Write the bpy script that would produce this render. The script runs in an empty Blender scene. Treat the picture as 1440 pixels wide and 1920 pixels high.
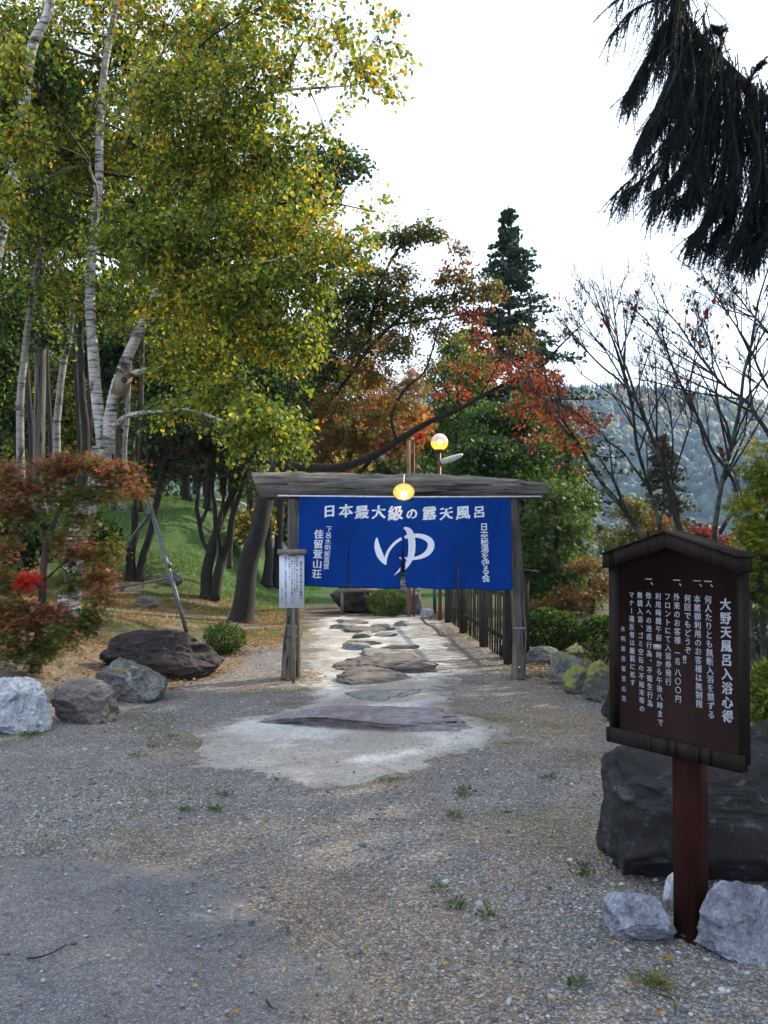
import bpy, math, random
import numpy as np
from mathutils import Vector
rad = math.radians
random.seed(7)
rng = np.random.default_rng(7)
SC = bpy.context.scene
COL = SC.collection

# ------------------------------------------------------------------ camera, sky, sun, exposure
EYE = 1.5
FPX = 1742.0
HORIZON = 1005.0
PITCH = math.atan((HORIZON - 960) / FPX)
cam = bpy.data.cameras.new('camera')
cam.sensor_fit = 'VERTICAL'; cam.sensor_height = 24.0
cam.lens = FPX / 1920 * 24.0
cam.clip_start = 0.1; cam.clip_end = 6000
camo = bpy.data.objects.new('camera', cam); COL.objects.link(camo)
camo.location = (0, 0, EYE); camo.rotation_euler = (rad(90) + PITCH, 0, 0)
SC.camera = camo

SUN_EL, SUN_AZ = 36.0, 58.0          # azimuth clockwise from +Y (the way the camera looks)
world = bpy.data.worlds.new('World'); SC.world = world; world.use_nodes = True
wn = world.node_tree.nodes; wl = world.node_tree.links; wn.clear()
sky = wn.new('ShaderNodeTexSky'); sky.sky_type = 'NISHITA'; sky.sun_disc = False
sky.sun_elevation = rad(SUN_EL); sky.sun_rotation = rad(SUN_AZ)
sky.air_density = 1.0; sky.dust_density = 5.0; sky.ozone_density = 1.0; sky.altitude = 700
mixw = wn.new('ShaderNodeMix'); mixw.data_type = 'RGBA'; mixw.inputs[0].default_value = 0.72
mixw.inputs[7].default_value = (11.0, 12.2, 14.2, 1)      # thin even overcast
bgn = wn.new('ShaderNodeBackground'); bgn.inputs[1].default_value = 0.10
wo = wn.new('ShaderNodeOutputWorld')
wl.new(sky.outputs[0], mixw.inputs[6]); wl.new(mixw.outputs[2], bgn.inputs[0]); wl.new(bgn.outputs[0], wo.inputs[0])

sun = bpy.data.lights.new('sun', 'SUN'); sun.energy = 4.0; sun.angle = rad(0.6); sun.color = (1.0, 0.90, 0.74)
suno = bpy.data.objects.new('sun', sun); COL.objects.link(suno)
sd = Vector((math.cos(rad(SUN_EL)) * math.sin(rad(SUN_AZ)), math.cos(rad(SUN_EL)) * math.cos(rad(SUN_AZ)), math.sin(rad(SUN_EL))))
suno.rotation_euler = sd.to_track_quat('Z', 'Y').to_euler(); suno.location = sd * 60
SC.view_settings.view_transform = 'Standard'; SC.view_settings.look = 'None'
SC.view_settings.exposure = 0.92; SC.view_settings.gamma = 1.0
try: SC.view_settings.use_curve_mapping = False
except Exception: pass
SC.render.engine = 'CYCLES'
SC.cycles.max_bounces = 7; SC.cycles.diffuse_bounces = 3; SC.cycles.glossy_bounces = 2
SC.cycles.transmission_bounces = 5; SC.cycles.volume_bounces = 1; SC.cycles.transparent_max_bounces = 6

# ------------------------------------------------------------------ maths helpers
CP, SP = math.cos(PITCH), math.sin(PITCH)
def P(px, py, d):
    """point seen at photo pixel (px, py) that lies d metres ahead"""
    rx = (px - 720) / FPX; u = (960 - py) / FPX
    ry = CP - u * SP; rz = SP + u * CP
    t = d / ry
    return np.array([rx * t, d, EYE + rz * t])
def smooth(a, b, x):
    t = np.clip((x - a) / (b - a), 0, 1); return t * t * (3 - 2 * t)
def vnoise(p, seed=0):
    p = np.asarray(p, float); i = np.floor(p).astype(np.int64); f = p - i; f = f * f * (3 - 2 * f)
    out = 0
    for dx in (0, 1):
        for dy in (0, 1):
            for dz in (0, 1):
                n = (i[..., 0] + dx) * 73856093 ^ (i[..., 1] + dy) * 19349663 ^ (i[..., 2] + dz) * 83492791 ^ (seed * 2654435761 + 12345)
                n = (n ^ (n >> 13)) * 1274126177 & 0xFFFFFFFF
                n = (n ^ (n >> 16)) * 2246822519 & 0xFFFFFFFF
                v = (n & 0xFFFFFF) / 0xFFFFFF
                w = (f[..., 0] if dx else 1 - f[..., 0]) * (f[..., 1] if dy else 1 - f[..., 1]) * (f[..., 2] if dz else 1 - f[..., 2])
                out = out + v * w
    return out
def fbm(p, o=4, seed=0):
    a, s, t = 0.5, 0, 0
    p = np.asarray(p, float)
    for k in range(o):
        s = s + a * vnoise(p * 2 ** k + k * 17.3, seed + k); t += a; a *= .5
    return s / t
def n2(x, y, s, o=3, seed=0):
    return fbm(np.stack([np.asarray(x, float) * s, np.asarray(y, float) * s, np.zeros(np.shape(x))], -1), o, seed)
def H(x, y):
    """height of the terrain"""
    x = np.asarray(x, float); y = np.asarray(y, float)
    e = np.interp(y, [0, 6, 8, 10, 14, 20, 30], [3.9, 3.5, 2.9, 2.3, 2.3, 2.3, 2.3])
    L = np.clip(-x - e, 0, None)
    h = .16 * np.minimum(L, 4) * smooth(5.5, 8.5, y) * (1 - .5 * smooth(14, 18, y))
    h = h + 2.15 * smooth(16.5, 26, y) * smooth(0.3, 3.0, L)
    h = h + .05 * np.clip(y - 26, 0, 60) * smooth(0, 4, L)
    h = h - 14 * smooth(32, 120, y) * smooth(-4, 12, x)
    h = h + (n2(x, y, .8, 3, 3) - .5) * .05 * smooth(1.0, 4.0, np.abs(x) + L) + (n2(x, y, .25, 2, 5) - .5) * .3 * smooth(12, 30, y) * smooth(2, 6, np.abs(x))
    return h
def G(px, py):
    """terrain point seen at photo pixel (first crossing of the sight line)"""
    ds = np.concatenate([np.arange(1.5, 40, .05), np.arange(40, 120, .5)])
    e = P(px, py, 1.0) - np.array([0, 0, EYE]); q = np.array([0, 0, EYE])[None] + e[None] * ds[:, None]
    b = q[:, 2] - H(q[:, 0], q[:, 1]); k = int(np.argmax(b < 0)) if (b < 0).any() else len(ds) - 1
    lo, hi = ds[max(k - 1, 0)], ds[k]
    for _ in range(20):
        m = (lo + hi) / 2; p = np.array([0, 0, EYE]) + e * m
        if p[2] > float(H(p[0], p[1])): lo = m
        else: hi = m
    p = np.array([0, 0, EYE]) + e * hi; p[2] = float(H(p[0], p[1])); return p
def sdf(poly, x, y):
    """signed distance, positive inside"""
    poly = np.asarray(poly, float); n = len(poly)
    best = np.full(np.shape(x), 1e9); ins = np.zeros(np.shape(x), bool)
    for i in range(n):
        a, b = poly[i], poly[(i + 1) % n]; ab = b - a
        t = np.clip(((x - a[0]) * ab[0] + (y - a[1]) * ab[1]) / (ab @ ab + 1e-12), 0, 1)
        best = np.minimum(best, np.hypot(x - a[0] - t * ab[0], y - a[1] - t * ab[1]))
        c = (a[1] > y) != (b[1] > y)
        xi = a[0] + (y - a[1]) / (b[1] - a[1] + 1e-12) * ab[0]
        ins ^= c & (x < xi)
    return np.where(ins, best, -best)

# ------------------------------------------------------------------ object helpers
WL = {}
def tagit(o, label=None, cat=None, group=None, kind=None):
    if label: o['label'] = label
    if cat: o['category'] = cat
    if group: o['group'] = group
    if kind: o['kind'] = kind
    return o
def thing(name, label, cat, loc, group=None):
    o = bpy.data.objects.new(name, None); COL.objects.link(o); o.empty_display_size = .1
    o.location = tuple(float(c) for c in loc); WL[o.name] = np.array(loc, float)
    return tagit(o, label, cat, group)
def mk(name, V, F, mat, parent=None, col=None, smooth_=False, org=None, **tags):
    """one mesh object; V in world coordinates, F a list of index arrays (n x 3 or n x 4)"""
    V = np.asarray(V, float).reshape(-1, 3)
    if org is None: org = WL[parent.name] if parent is not None else (np.array([V[:, 0].mean(), V[:, 1].mean(), V[:, 2].min()]))
    org = np.asarray(org, float)
    F = [np.asarray(f, np.int64) for f in (F if isinstance(F, list) else [F]) if len(f)]
    m = bpy.data.meshes.new(name)
    nl = sum(f.size for f in F); nf = sum(len(f) for f in F)
    m.vertices.add(len(V)); m.vertices.foreach_set('co', (V - org).astype(np.float32).ravel())
    m.loops.add(nl); m.polygons.add(nf)
    m.loops.foreach_set('vertex_index', np.concatenate([f.ravel() for f in F]).astype(np.int32))
    tot = np.concatenate([np.full(len(f), f.shape[1]) for f in F])
    m.polygons.foreach_set('loop_start', np.concatenate([[0], np.cumsum(tot)[:-1]]).astype(np.int32))
    m.polygons.foreach_set('loop_total', tot.astype(np.int32))
    if smooth_: m.polygons.foreach_set('use_smooth', np.ones(nf, bool))
    if col is not None:
        a = m.color_attributes.new('col', 'FLOAT_COLOR', 'POINT')
        c = np.ones((len(V), 4), np.float32); c[:, :3] = col; a.data.foreach_set('color', c.ravel())
    m.update(calc_edges=True); m.validate()
    if mat is not None: m.materials.append(mat)
    o = bpy.data.objects.new(name, m); COL.objects.link(o)
    if parent is not None:
        o.parent = parent; o.location = tuple(org - WL[parent.name])
    else: o.location = tuple(org)
    WL[o.name] = org
    return tagit(o, **tags)
class Acc:
    def __init__(s): s.V = []; s.F = []; s.C = []; s.n = 0
    def add(s, V, F, col=None):
        V = np.asarray(V, float).reshape(-1, 3)
        for f in (F if isinstance(F, list) else [F]): s.F.append(np.asarray(f, np.int64) + s.n)
        s.V.append(V); s.n += len(V)
        if col is not None: s.C.append(np.broadcast_to(np.asarray(col, float), (len(V), 3)))
    def mk(s, name, mat, parent=None, **k):
        return mk(name, np.concatenate(s.V), s.F, mat, parent, col=np.concatenate(s.C) if s.C else None, **k)
def box(c, size, R=None, bev=0.0):
    """box with chamfered long look: 8 corners, optionally rotated by 3x3 R"""
    hx, hy, hz = np.asarray(size, float) / 2
    V = np.array([[sx * hx, sy * hy, sz * hz] for sz in (-1, 1) for sy in (-1, 1) for sx in (-1, 1)])
    F = np.array([[0, 2, 3, 1], [4, 5, 7, 6], [0, 1, 5, 4], [2, 6, 7, 3], [0, 4, 6, 2], [1, 3, 7, 5]])
    if R is not None: V = V @ np.asarray(R).T
    return V + np.asarray(c, float), F
def rotz(a): c, s = math.cos(a), math.sin(a); return np.array([[c, -s, 0], [s, c, 0], [0, 0, 1]])
def tube(pts, r, sides=8, cap=True, lump=0.0, seed=0, groove=0.0):
    pts = np.asarray(pts, float); K = len(pts); r = np.broadcast_to(np.asarray(r, float), (K,))
    T = np.gradient(pts, axis=0); T /= np.linalg.norm(T, axis=1)[:, None] + 1e-12
    ref = np.array([0, 0, 1.]) if abs(T[0][2]) < .8 else np.array([1., 0, 0])
    N = []; n = np.cross(T[0], ref); n /= np.linalg.norm(n)
    for k in range(K):
        n = n - T[k] * (n @ T[k]); n /= np.linalg.norm(n); N.append(n)
    N = np.array(N); B = np.cross(T, N)
    a = np.linspace(0, 2 * math.pi, sides, endpoint=False)
    rr = np.repeat(r[:, None], sides, 1)
    if lump:
        q = np.stack([np.cos(a)[None, :] * 1.2 + 0 * rr, np.sin(a)[None, :] * 1.2 + 0 * rr, np.linspace(0, K * .22, K)[:, None] + 0 * rr], -1)
        rr = rr * (1 + lump * 2 * (fbm(q, 3, seed) - .5))
    if groove:
        q = np.stack([np.cos(a)[None, :] * 6 + 0 * rr, np.sin(a)[None, :] * 6 + 0 * rr, np.linspace(0, K * .05, K)[:, None] + 0 * rr], -1)
        rr = rr * (1 - groove * np.clip(vnoise(q, seed + 9) - .55, 0, 1) * 2)
    V = pts[:, None, :] + rr[..., None] * (np.cos(a)[None, :, None] * N[:, None, :] + np.sin(a)[None, :, None] * B[:, None, :])
    V = V.reshape(-1, 3); i = np.arange(K - 1)[:, None] * sides; j = np.arange(sides)[None, :]; j2 = (j + 1) % sides
    F = np.stack([i + j, i + j2, i + sides + j2, i + sides + j], -1).reshape(-1, 4)
    Fs = [F]
    if cap:
        n0 = len(V); V = np.vstack([V, pts[0], pts[-1]])
        jj = np.arange(sides); jn = (jj + 1) % sides
        Fs.append(np.stack([np.full(sides, n0), jn, jj], -1)); b = (K - 1) * sides
        Fs.append(np.stack([np.full(sides, n0 + 1), b + jj, b + jn], -1))
    return V, Fs
def curve(pts, n):
    """Catmull-Rom resampling"""
    p = np.asarray(pts, float); p = np.vstack([2 * p[0] - p[1], p, 2 * p[-1] - p[-2]])
    m = len(p) - 3; t = np.linspace(0, m - 1e-6, n); i = t.astype(int); f = (t - i)[:, None]
    a, b, c, d = p[i], p[i + 1], p[i + 2], p[i + 3]
    return .5 * (2 * b + (c - a) * f + (2 * a - 5 * b + 4 * c - d) * f ** 2 + (3 * b - a - 3 * c + d) * f ** 3)
def tubes(Pn, r, sides=3):
    """many thin tubes at once: Pn (T,K,3), r (T,K)"""
    Pn = np.asarray(Pn, float); T, K, _ = Pn.shape
    ax = Pn[:, -1] - Pn[:, 0]; ax /= np.linalg.norm(ax, axis=1)[:, None] + 1e-9
    ref = np.where(np.abs(ax[:, 2:3]) > .8, np.array([[1., 0, 0]]), np.array([[0, 0, 1.]]))
    N = np.cross(ax, ref); N /= np.linalg.norm(N, axis=1)[:, None] + 1e-9; B = np.cross(ax, N)
    a = np.linspace(0, 2 * math.pi, sides, endpoint=False)
    ring = np.cos(a)[None, :, None] * N[:, None, :] + np.sin(a)[None, :, None] * B[:, None, :]
    V = Pn[:, :, None, :] + np.asarray(r)[:, :, None, None] * ring[:, None, :, :]
    V = V.reshape(-1, 3)
    t = np.arange(T)[:, None, None] * K * sides; k = np.arange(K - 1)[None, :, None] * sides; j = np.arange(sides)[None, None, :]
    j2 = (j + 1) % sides
    F = np.stack([t + k + j, t + k + j2, t + k + sides + j2, t + k + sides + j], -1).reshape(-1, 4)
    return V, F
def unit(v): return v / (np.linalg.norm(v, axis=-1, keepdims=True) + 1e-9)
LEAF = {
 'ovate': (np.array([[0, 0, 0], [-.33, .28, .07], [-.27, .66, .05], [0, 1, -.04], [.27, .66, .05], [.33, .28, .07]]), np.array([[0, 3, 2, 1], [0, 5, 4, 3]])),
 'narrow': (np.array([[0, 0, 0], [-.17, .4, .05], [0, 1, -.08], [.17, .4, .05]]), np.array([[0, 3, 2, 1]])),
 'quad': (np.array([[0, 0, 0], [-.4, .45, .08], [0, 1, 0], [.4, .5, .08]]), np.array([[0, 3, 2, 1]])),
 'blade': (np.array([[-.5, 0, 0], [.5, 0, 0], [0, 1, 0]]), np.array([[0, 1, 2]])),
}
def _maple():
    V = [[0, 0, 0]]; F = []
    for k, (ang, l) in enumerate(((-85, .55), (-42, .85), (0, 1.0), (42, .85), (85, .55))):
        a = rad(ang); d = np.array([math.sin(a), math.cos(a), -.12 * abs(ang) / 85]); s = np.array([math.cos(a), -math.sin(a), 0])
        b = len(V); V += [list(d * l * .45 - s * .1), list(d * l), list(d * l * .45 + s * .1)]; F.append([0, b + 2, b + 1, b])
    return np.array(V), np.array(F)
LEAF['maple'] = _maple()
def leaves(pos, dirs, size, shape, cols, w=None, flat=0.35, rs=None):
    """leaf faces at pos pointing along dirs; returns V, F, C"""
    rs = rs or rng; n = len(pos); tv, tf = LEAF[shape]
    y = unit(dirs); up = rs.normal(size=(n, 3)) * (1 - flat) + np.array([0, 0, 1.]) * flat * 2
    x = unit(np.cross(y, up)); z = np.cross(x, y)
    s = (size * rs.uniform(.65, 1.25, n))[:, None, None]
    V = pos[:, None, :] + s * (tv[None, :, 0:1] * x[:, None] + tv[None, :, 1:2] * y[:, None] + tv[None, :, 2:3] * z[:, None])
    F = (np.arange(n)[:, None, None] * len(tv) + tf[None]).reshape(-1, tf.shape[1])
    C = np.asarray(cols, float)
    idx = rs.choice(len(C), n, p=None if w is None else np.asarray(w) / np.sum(w))
    c = C[idx] * rs.uniform(.7, 1.3, (n, 1)) * rs.uniform(.92, 1.08, (n, 3))
    return V.reshape(-1, 3), F, np.repeat(c, len(tv), 0)

# ------------------------------------------------------------------ materials
def newmat(name):
    m = bpy.data.materials.new(name); m.use_nodes = True; nt = m.node_tree
    return m, nt, nt.nodes, nt.links, nt.nodes['Principled BSDF']
def ramp(nd, stops):
    r = nd.new('ShaderNodeValToRGB'); e = r.color_ramp.elements
    while len(e) < len(stops): e.new(.5)
    for k, (p, c) in enumerate(stops): e[k].position = p; e[k].color = (*c, 1) if len(c) == 3 else c
    return r
def noise(nt, scale, detail=4, vec=None, rough=.6, dist=0):
    n = nt.nodes.new('ShaderNodeTexNoise'); n.inputs['Scale'].default_value = scale; n.inputs['Detail'].default_value = detail
    n.inputs['Roughness'].default_value = rough; n.inputs['Distortion'].default_value = dist
    if vec is not None: nt.links.new(vec, n.inputs['Vector'])
    return n
def mapped(nt, scale, rot=(0, 0, 0)):
    tc = nt.nodes.new('ShaderNodeTexCoord'); mp = nt.nodes.new('ShaderNodeMapping')
    mp.inputs['Scale'].default_value = scale; mp.inputs['Rotation'].default_value = rot
    nt.links.new(tc.outputs['Object'], mp.inputs['Vector']); return mp.outputs['Vector']
def mixc(nt, fac, a, b, mode='MIX'):
    m = nt.nodes.new('ShaderNodeMix'); m.data_type = 'RGBA'; m.blend_type = mode
    for sock, v in ((m.inputs[0], fac), (m.inputs[6], a), (m.inputs[7], b)):
        if hasattr(v, 'links'): nt.links.new(v, sock)
        elif isinstance(v, (int, float)): sock.default_value = v
        else: sock.default_value = (*v, 1)
    return m.outputs[2]
def bump(nt, h, strength, dist=.01):
    b = nt.nodes.new('ShaderNodeBump'); b.inputs['Strength'].default_value = strength; b.inputs['Distance'].default_value = dist
    nt.links.new(h, b.inputs['Height']); nt.links.new(b.outputs[0], nt.nodes['Principled BSDF'].inputs['Normal']); return b
def m_flat(name, c, rough=.7, metal=0, emis=None, es=0, nz=.25):
    m, nt, nd, lk, bs = newmat(name)
    n = noise(nt, 30, 3, mapped(nt, (1, 1, 1)))
    r = ramp(nd, [(.3, tuple(x * (1 - nz) for x in c)), (.7, tuple(min(1, x * (1 + nz)) for x in c))])
    lk.new(n.outputs[0], r.inputs[0]); lk.new(r.outputs[0], bs.inputs['Base Color'])
    bs.inputs['Roughness'].default_value = rough; bs.inputs['Metallic'].default_value = metal
    if emis: bs.inputs['Emission Color'].default_value = (*emis, 1); bs.inputs['Emission Strength'].default_value = es
    return m
def m_leaf(name, trans=.45, rough=.5):
    m, nt, nd, lk, bs = newmat(name)
    at = nd.new('ShaderNodeAttribute'); at.attribute_name = 'col'
    lk.new(at.outputs['Color'], bs.inputs['Base Color']); bs.inputs['Roughness'].default_value = rough
    bs.inputs['Specular IOR Level'].default_value = .35
    tr = nd.new('ShaderNodeBsdfTranslucent'); g = mixc(nt, 1.0, at.outputs['Color'], (1.5, 1.5, .9), 'MULTIPLY'); lk.new(g, tr.inputs['Color'])
    mx = nd.new('ShaderNodeMixShader'); mx.inputs[0].default_value = trans
    lk.new(bs.outputs[0], mx.inputs[1]); lk.new(tr.outputs[0], mx.inputs[2]); lk.new(mx.outputs[0], nd['Material Output'].inputs['Surface'])
    return m
def m_wood(name, c1, c2, scale=(30, 30, 1.5), rough=.85, bs_=.6, cracks=True):
    m, nt, nd, lk, bs = newmat(name)
    v = mapped(nt, scale); n = noise(nt, 1.0, 6, v, .65, .3)
    r = ramp(nd, [(.28, c1), (.72, c2)]); lk.new(n.outputs[0], r.inputs[0])
    n2_ = noise(nt, 2.3, 3, mapped(nt, (1, 1, 1))); r2 = ramp(nd, [(.3, (.6, .6, .62)), (.75, (1.2, 1.17, 1.1))]); lk.new(n2_.outputs[0], r2.inputs[0])
    c = mixc(nt, 1.0, r.outputs[0], r2.outputs[0], 'MULTIPLY')
    h = n.outputs[0]
    if cracks:
        n3 = noise(nt, 1.0, 2, mapped(nt, tuple(s * .8 for s in scale)), .5, .2)
        r3 = ramp(nd, [(.34, (.12, .11, .1)), (.41, (1, 1, 1))]); lk.new(n3.outputs[0], r3.inputs[0])
        c = mixc(nt, 1.0, c, r3.outputs[0], 'MULTIPLY')
        ad = nd.new('ShaderNodeMath'); ad.operation = 'ADD'; lk.new(n.outputs[0], ad.inputs[0]); lk.new(r3.outputs[0], ad.inputs[1]); h = ad.outputs[0]
    lk.new(c, bs.inputs['Base Color']); bs.inputs['Roughness'].default_value = rough
    bump(nt, h, bs_, .012); return m
def m_bark(name, c1, c2, moss=None):
    m, nt, nd, lk, bs = newmat(name)
    n = noise(nt, 1.0, 6, mapped(nt, (22, 22, 6)), .7, .4); r = ramp(nd, [(.3, c1), (.7, c2)]); lk.new(n.outputs[0], r.inputs[0])
    c = r.outputs[0]
    if moss:
        n4 = noise(nt, 5, 3, mapped(nt, (1, 1, 1))); r4 = ramp(nd, [(.5, (0, 0, 0)), (.62, (1, 1, 1))]); lk.new(n4.outputs[0], r4.inputs[0])
        c = mixc(nt, r4.outputs[0], c, moss)
    lk.new(c, bs.inputs['Base Color']); bs.inputs['Roughness'].default_value = .9
    bump(nt, n.outputs[0], .8, .02); return m
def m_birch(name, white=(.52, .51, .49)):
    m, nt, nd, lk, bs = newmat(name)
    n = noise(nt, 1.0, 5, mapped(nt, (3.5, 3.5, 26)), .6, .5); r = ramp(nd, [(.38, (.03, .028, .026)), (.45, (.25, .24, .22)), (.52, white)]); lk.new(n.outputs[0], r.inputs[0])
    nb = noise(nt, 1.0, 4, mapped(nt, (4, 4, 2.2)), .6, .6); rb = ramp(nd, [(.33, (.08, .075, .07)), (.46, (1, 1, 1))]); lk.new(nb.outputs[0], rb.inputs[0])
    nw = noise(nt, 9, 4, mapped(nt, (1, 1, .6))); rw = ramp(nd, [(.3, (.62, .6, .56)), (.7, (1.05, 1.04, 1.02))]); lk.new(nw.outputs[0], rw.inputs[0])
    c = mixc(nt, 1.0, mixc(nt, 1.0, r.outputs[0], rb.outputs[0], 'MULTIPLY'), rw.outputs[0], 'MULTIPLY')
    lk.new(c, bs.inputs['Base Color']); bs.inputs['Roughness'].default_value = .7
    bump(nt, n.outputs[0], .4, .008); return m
def m_rock(name, c1, c2, spot=None, moss=None, mosslo=.52, sc=1.0, crack=.5):
    m, nt, nd, lk, bs = newmat(name)
    v = mapped(nt, (1, 1, 1))
    n = noise(nt, 3.2 * sc, 8, v, .68, .4); r = ramp(nd, [(.32, c1), (.68, c2)]); lk.new(n.outputs[0], r.inputs[0])
    f = noise(nt, 45 * sc, 5, v, .75); rf = ramp(nd, [(.3, (.45, .45, .45)), (.7, (1.45, 1.45, 1.45))]); lk.new(f.outputs[0], rf.inputs[0])
    c = mixc(nt, 1.0, r.outputs[0], rf.outputs[0], 'MULTIPLY')
    if spot:
        s = noise(nt, 9 * sc, 6, v, .75); rs_ = ramp(nd, [(.56, (0, 0, 0)), (.66, (.8, .8, .8))]); lk.new(s.outputs[0], rs_.inputs[0])
        c = mixc(nt, rs_.outputs[0], c, spot)
    if moss:
        g = nd.new('ShaderNodeNewGeometry'); sx = nd.new('ShaderNodeSeparateXYZ'); lk.new(g.outputs['Normal'], sx.inputs[0])
        mn = noise(nt, 7, 5, v, .7); ml = nd.new('ShaderNodeMath'); ml.operation = 'MULTIPLY_ADD'; lk.new(sx.outputs[2], ml.inputs[0]); ml.inputs[1].default_value = .35; lk.new(mn.outputs[0], ml.inputs[2])
        rm = ramp(nd, [(mosslo + .2, (0, 0, 0)), (mosslo + .27, (1, 1, 1))]); lk.new(ml.outputs[0], rm.inputs[0]); c = mixc(nt, rm.outputs[0], c, moss)
    lk.new(c, bs.inputs['Base Color']); bs.inputs['Roughness'].default_value = .85
    mu = nd.new('ShaderNodeMusgrave') if hasattr(bpy.types, 'ShaderNodeMusgrave') else None
    ad = nd.new('ShaderNodeMath'); ad.operation = 'MULTIPLY_ADD'; lk.new(f.outputs[0], ad.inputs[0]); ad.inputs[1].default_value = .35; lk.new(n.outputs[0], ad.inputs[2])
    bump(nt, ad.outputs[0], crack, .05); return m

LEAFM = m_leaf('leaf_surface', .45)
LEAFD = m_leaf('needle_surface', .12, .7)
GRASSM = m_leaf('grass_surface', .3, .7)
BARK_DARK = m_bark('dark_bark', (.006, .005, .0045), (.040, .032, .026))
BARK_BROWN = m_bark('brown_bark', (.022, .017, .013), (.09, .07, .052))
BARK_GREY = m_bark('lichen_grey_bark', (.009, .008, .0075), (.038, .034, .030), (.08, .09, .07))
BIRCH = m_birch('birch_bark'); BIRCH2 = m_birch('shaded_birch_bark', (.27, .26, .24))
WOOD_GREY_X = m_wood('weathered_log_along', (.022, .019, .017), (.25, .225, .195), (1.6, 26, 26))
WOOD_GREY_Z = m_wood('weathered_log_upright', (.040, .035, .03), (.18, .16, .135), (26, 26, 1.6))
WOOD_TAN = m_wood('pale_weathered_board', (.14, .12, .095), (.32, .28, .22), (30, 30, 2), cracks=False)
WOOD_FENCE = m_wood('dark_weathered_board', (.014, .011, .009), (.055, .045, .037), (40, 40, 2.5))
SIGN_FRAME = m_wood('dark_stained_frame', (.008, .005, .0045), (.032, .021, .018), (40, 40, 3), rough=.75, bs_=.3)
SIGN_FACE = m_wood('dark_brown_painted_board', (.012, .0045, .0038), (.021, .0075, .006), (5, 5, 3), rough=.75, bs_=.12, cracks=False)
for _m in (SIGN_FACE, SIGN_FRAME): _m.node_tree.nodes['Principled BSDF'].inputs['Specular IOR Level'].default_value = .12
SIGN_POST = m_wood('red_brown_painted_post', (.024, .006, .0045), (.050, .012, .0075), (30, 30, 3), rough=.8, bs_=.2, cracks=False)
SIGN_POST.node_tree.nodes['Principled BSDF'].inputs['Specular IOR Level'].default_value = .15
METAL_GREY = m_flat('grey_painted_steel', (.12, .13, .14), .45, .6)
METAL_WHITE = m_flat('white_painted_metal', (.65, .66, .66), .4)
COPPER = m_flat('brown_painted_steel', (.16, .07, .045), .5, .2)
CREAM = m_flat('cream_enamel', (.60, .40, .13), .5)
LETTER = m_flat('white_lettering_paint', (.72, .75, .80), .7, nz=.08)
LETTER_S = m_flat('pale_sign_lettering_paint', (.50, .53, .60), .7, nz=.12)
INK = m_flat('black_sign_ink', (.03, .03, .035), .7)
INK_RED = m_flat('red_sign_ink', (.5, .05, .05), .7)
WHITE_BOARD = m_flat('white_notice_sheet', (.62, .66, .74), .45, nz=.05)
BULB = m_flat('lit_bulb_glass', (1, .9, .7), .4, emis=(1.0, .74, .34), es=9)
AMBER = m_flat('lit_amber_glass', (.9, .4, .05), .2, emis=(1.0, .40, .04), es=1.3)
WIRE = m_flat('dark_wire', (.02, .018, .016), .6)
WHITEROD = m_flat('white_rod', (.6, .62, .66), .35)
def m_cloth():
    m, nt, nd, lk, bs = newmat('blue_cotton_cloth')
    n = noise(nt, 260, 2, mapped(nt, (1, 1, 1))); n4 = noise(nt, 3, 4, mapped(nt, (1, 1, .6)))
    r = ramp(nd, [(.3, (.002, .036, .21)), (.7, (.004, .060, .31))]); lk.new(n.outputs[0], r.inputs[0])
    r2 = ramp(nd, [(.3, (.82, .82, .85)), (.7, (1.1, 1.1, 1.08))]); lk.new(n4.outputs[0], r2.inputs[0])
    lk.new(mixc(nt, 1., r.outputs[0], r2.outputs[0], 'MULTIPLY'), bs.inputs['Base Color'])
    bs.inputs['Roughness'].default_value = .9; bs.inputs['Specular IOR Level'].default_value = .15
    tr = nd.new('ShaderNodeBsdfTranslucent'); tr.inputs['Color'].default_value = (.01, .07, .5, 1)
    mx = nd.new('ShaderNodeMixShader'); mx.inputs[0].default_value = .22
    lk.new(bs.outputs[0], mx.inputs[1]); lk.new(tr.outputs[0], mx.inputs[2]); lk.new(mx.outputs[0], nd['Material Output'].inputs['Surface'])
    w = noise(nt, 1.0, 3, mapped(nt, (14, 14, 3.5)), .5, .8); bump(nt, w.outputs[0], .35, .02)
    return m
CLOTH = m_cloth()

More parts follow.
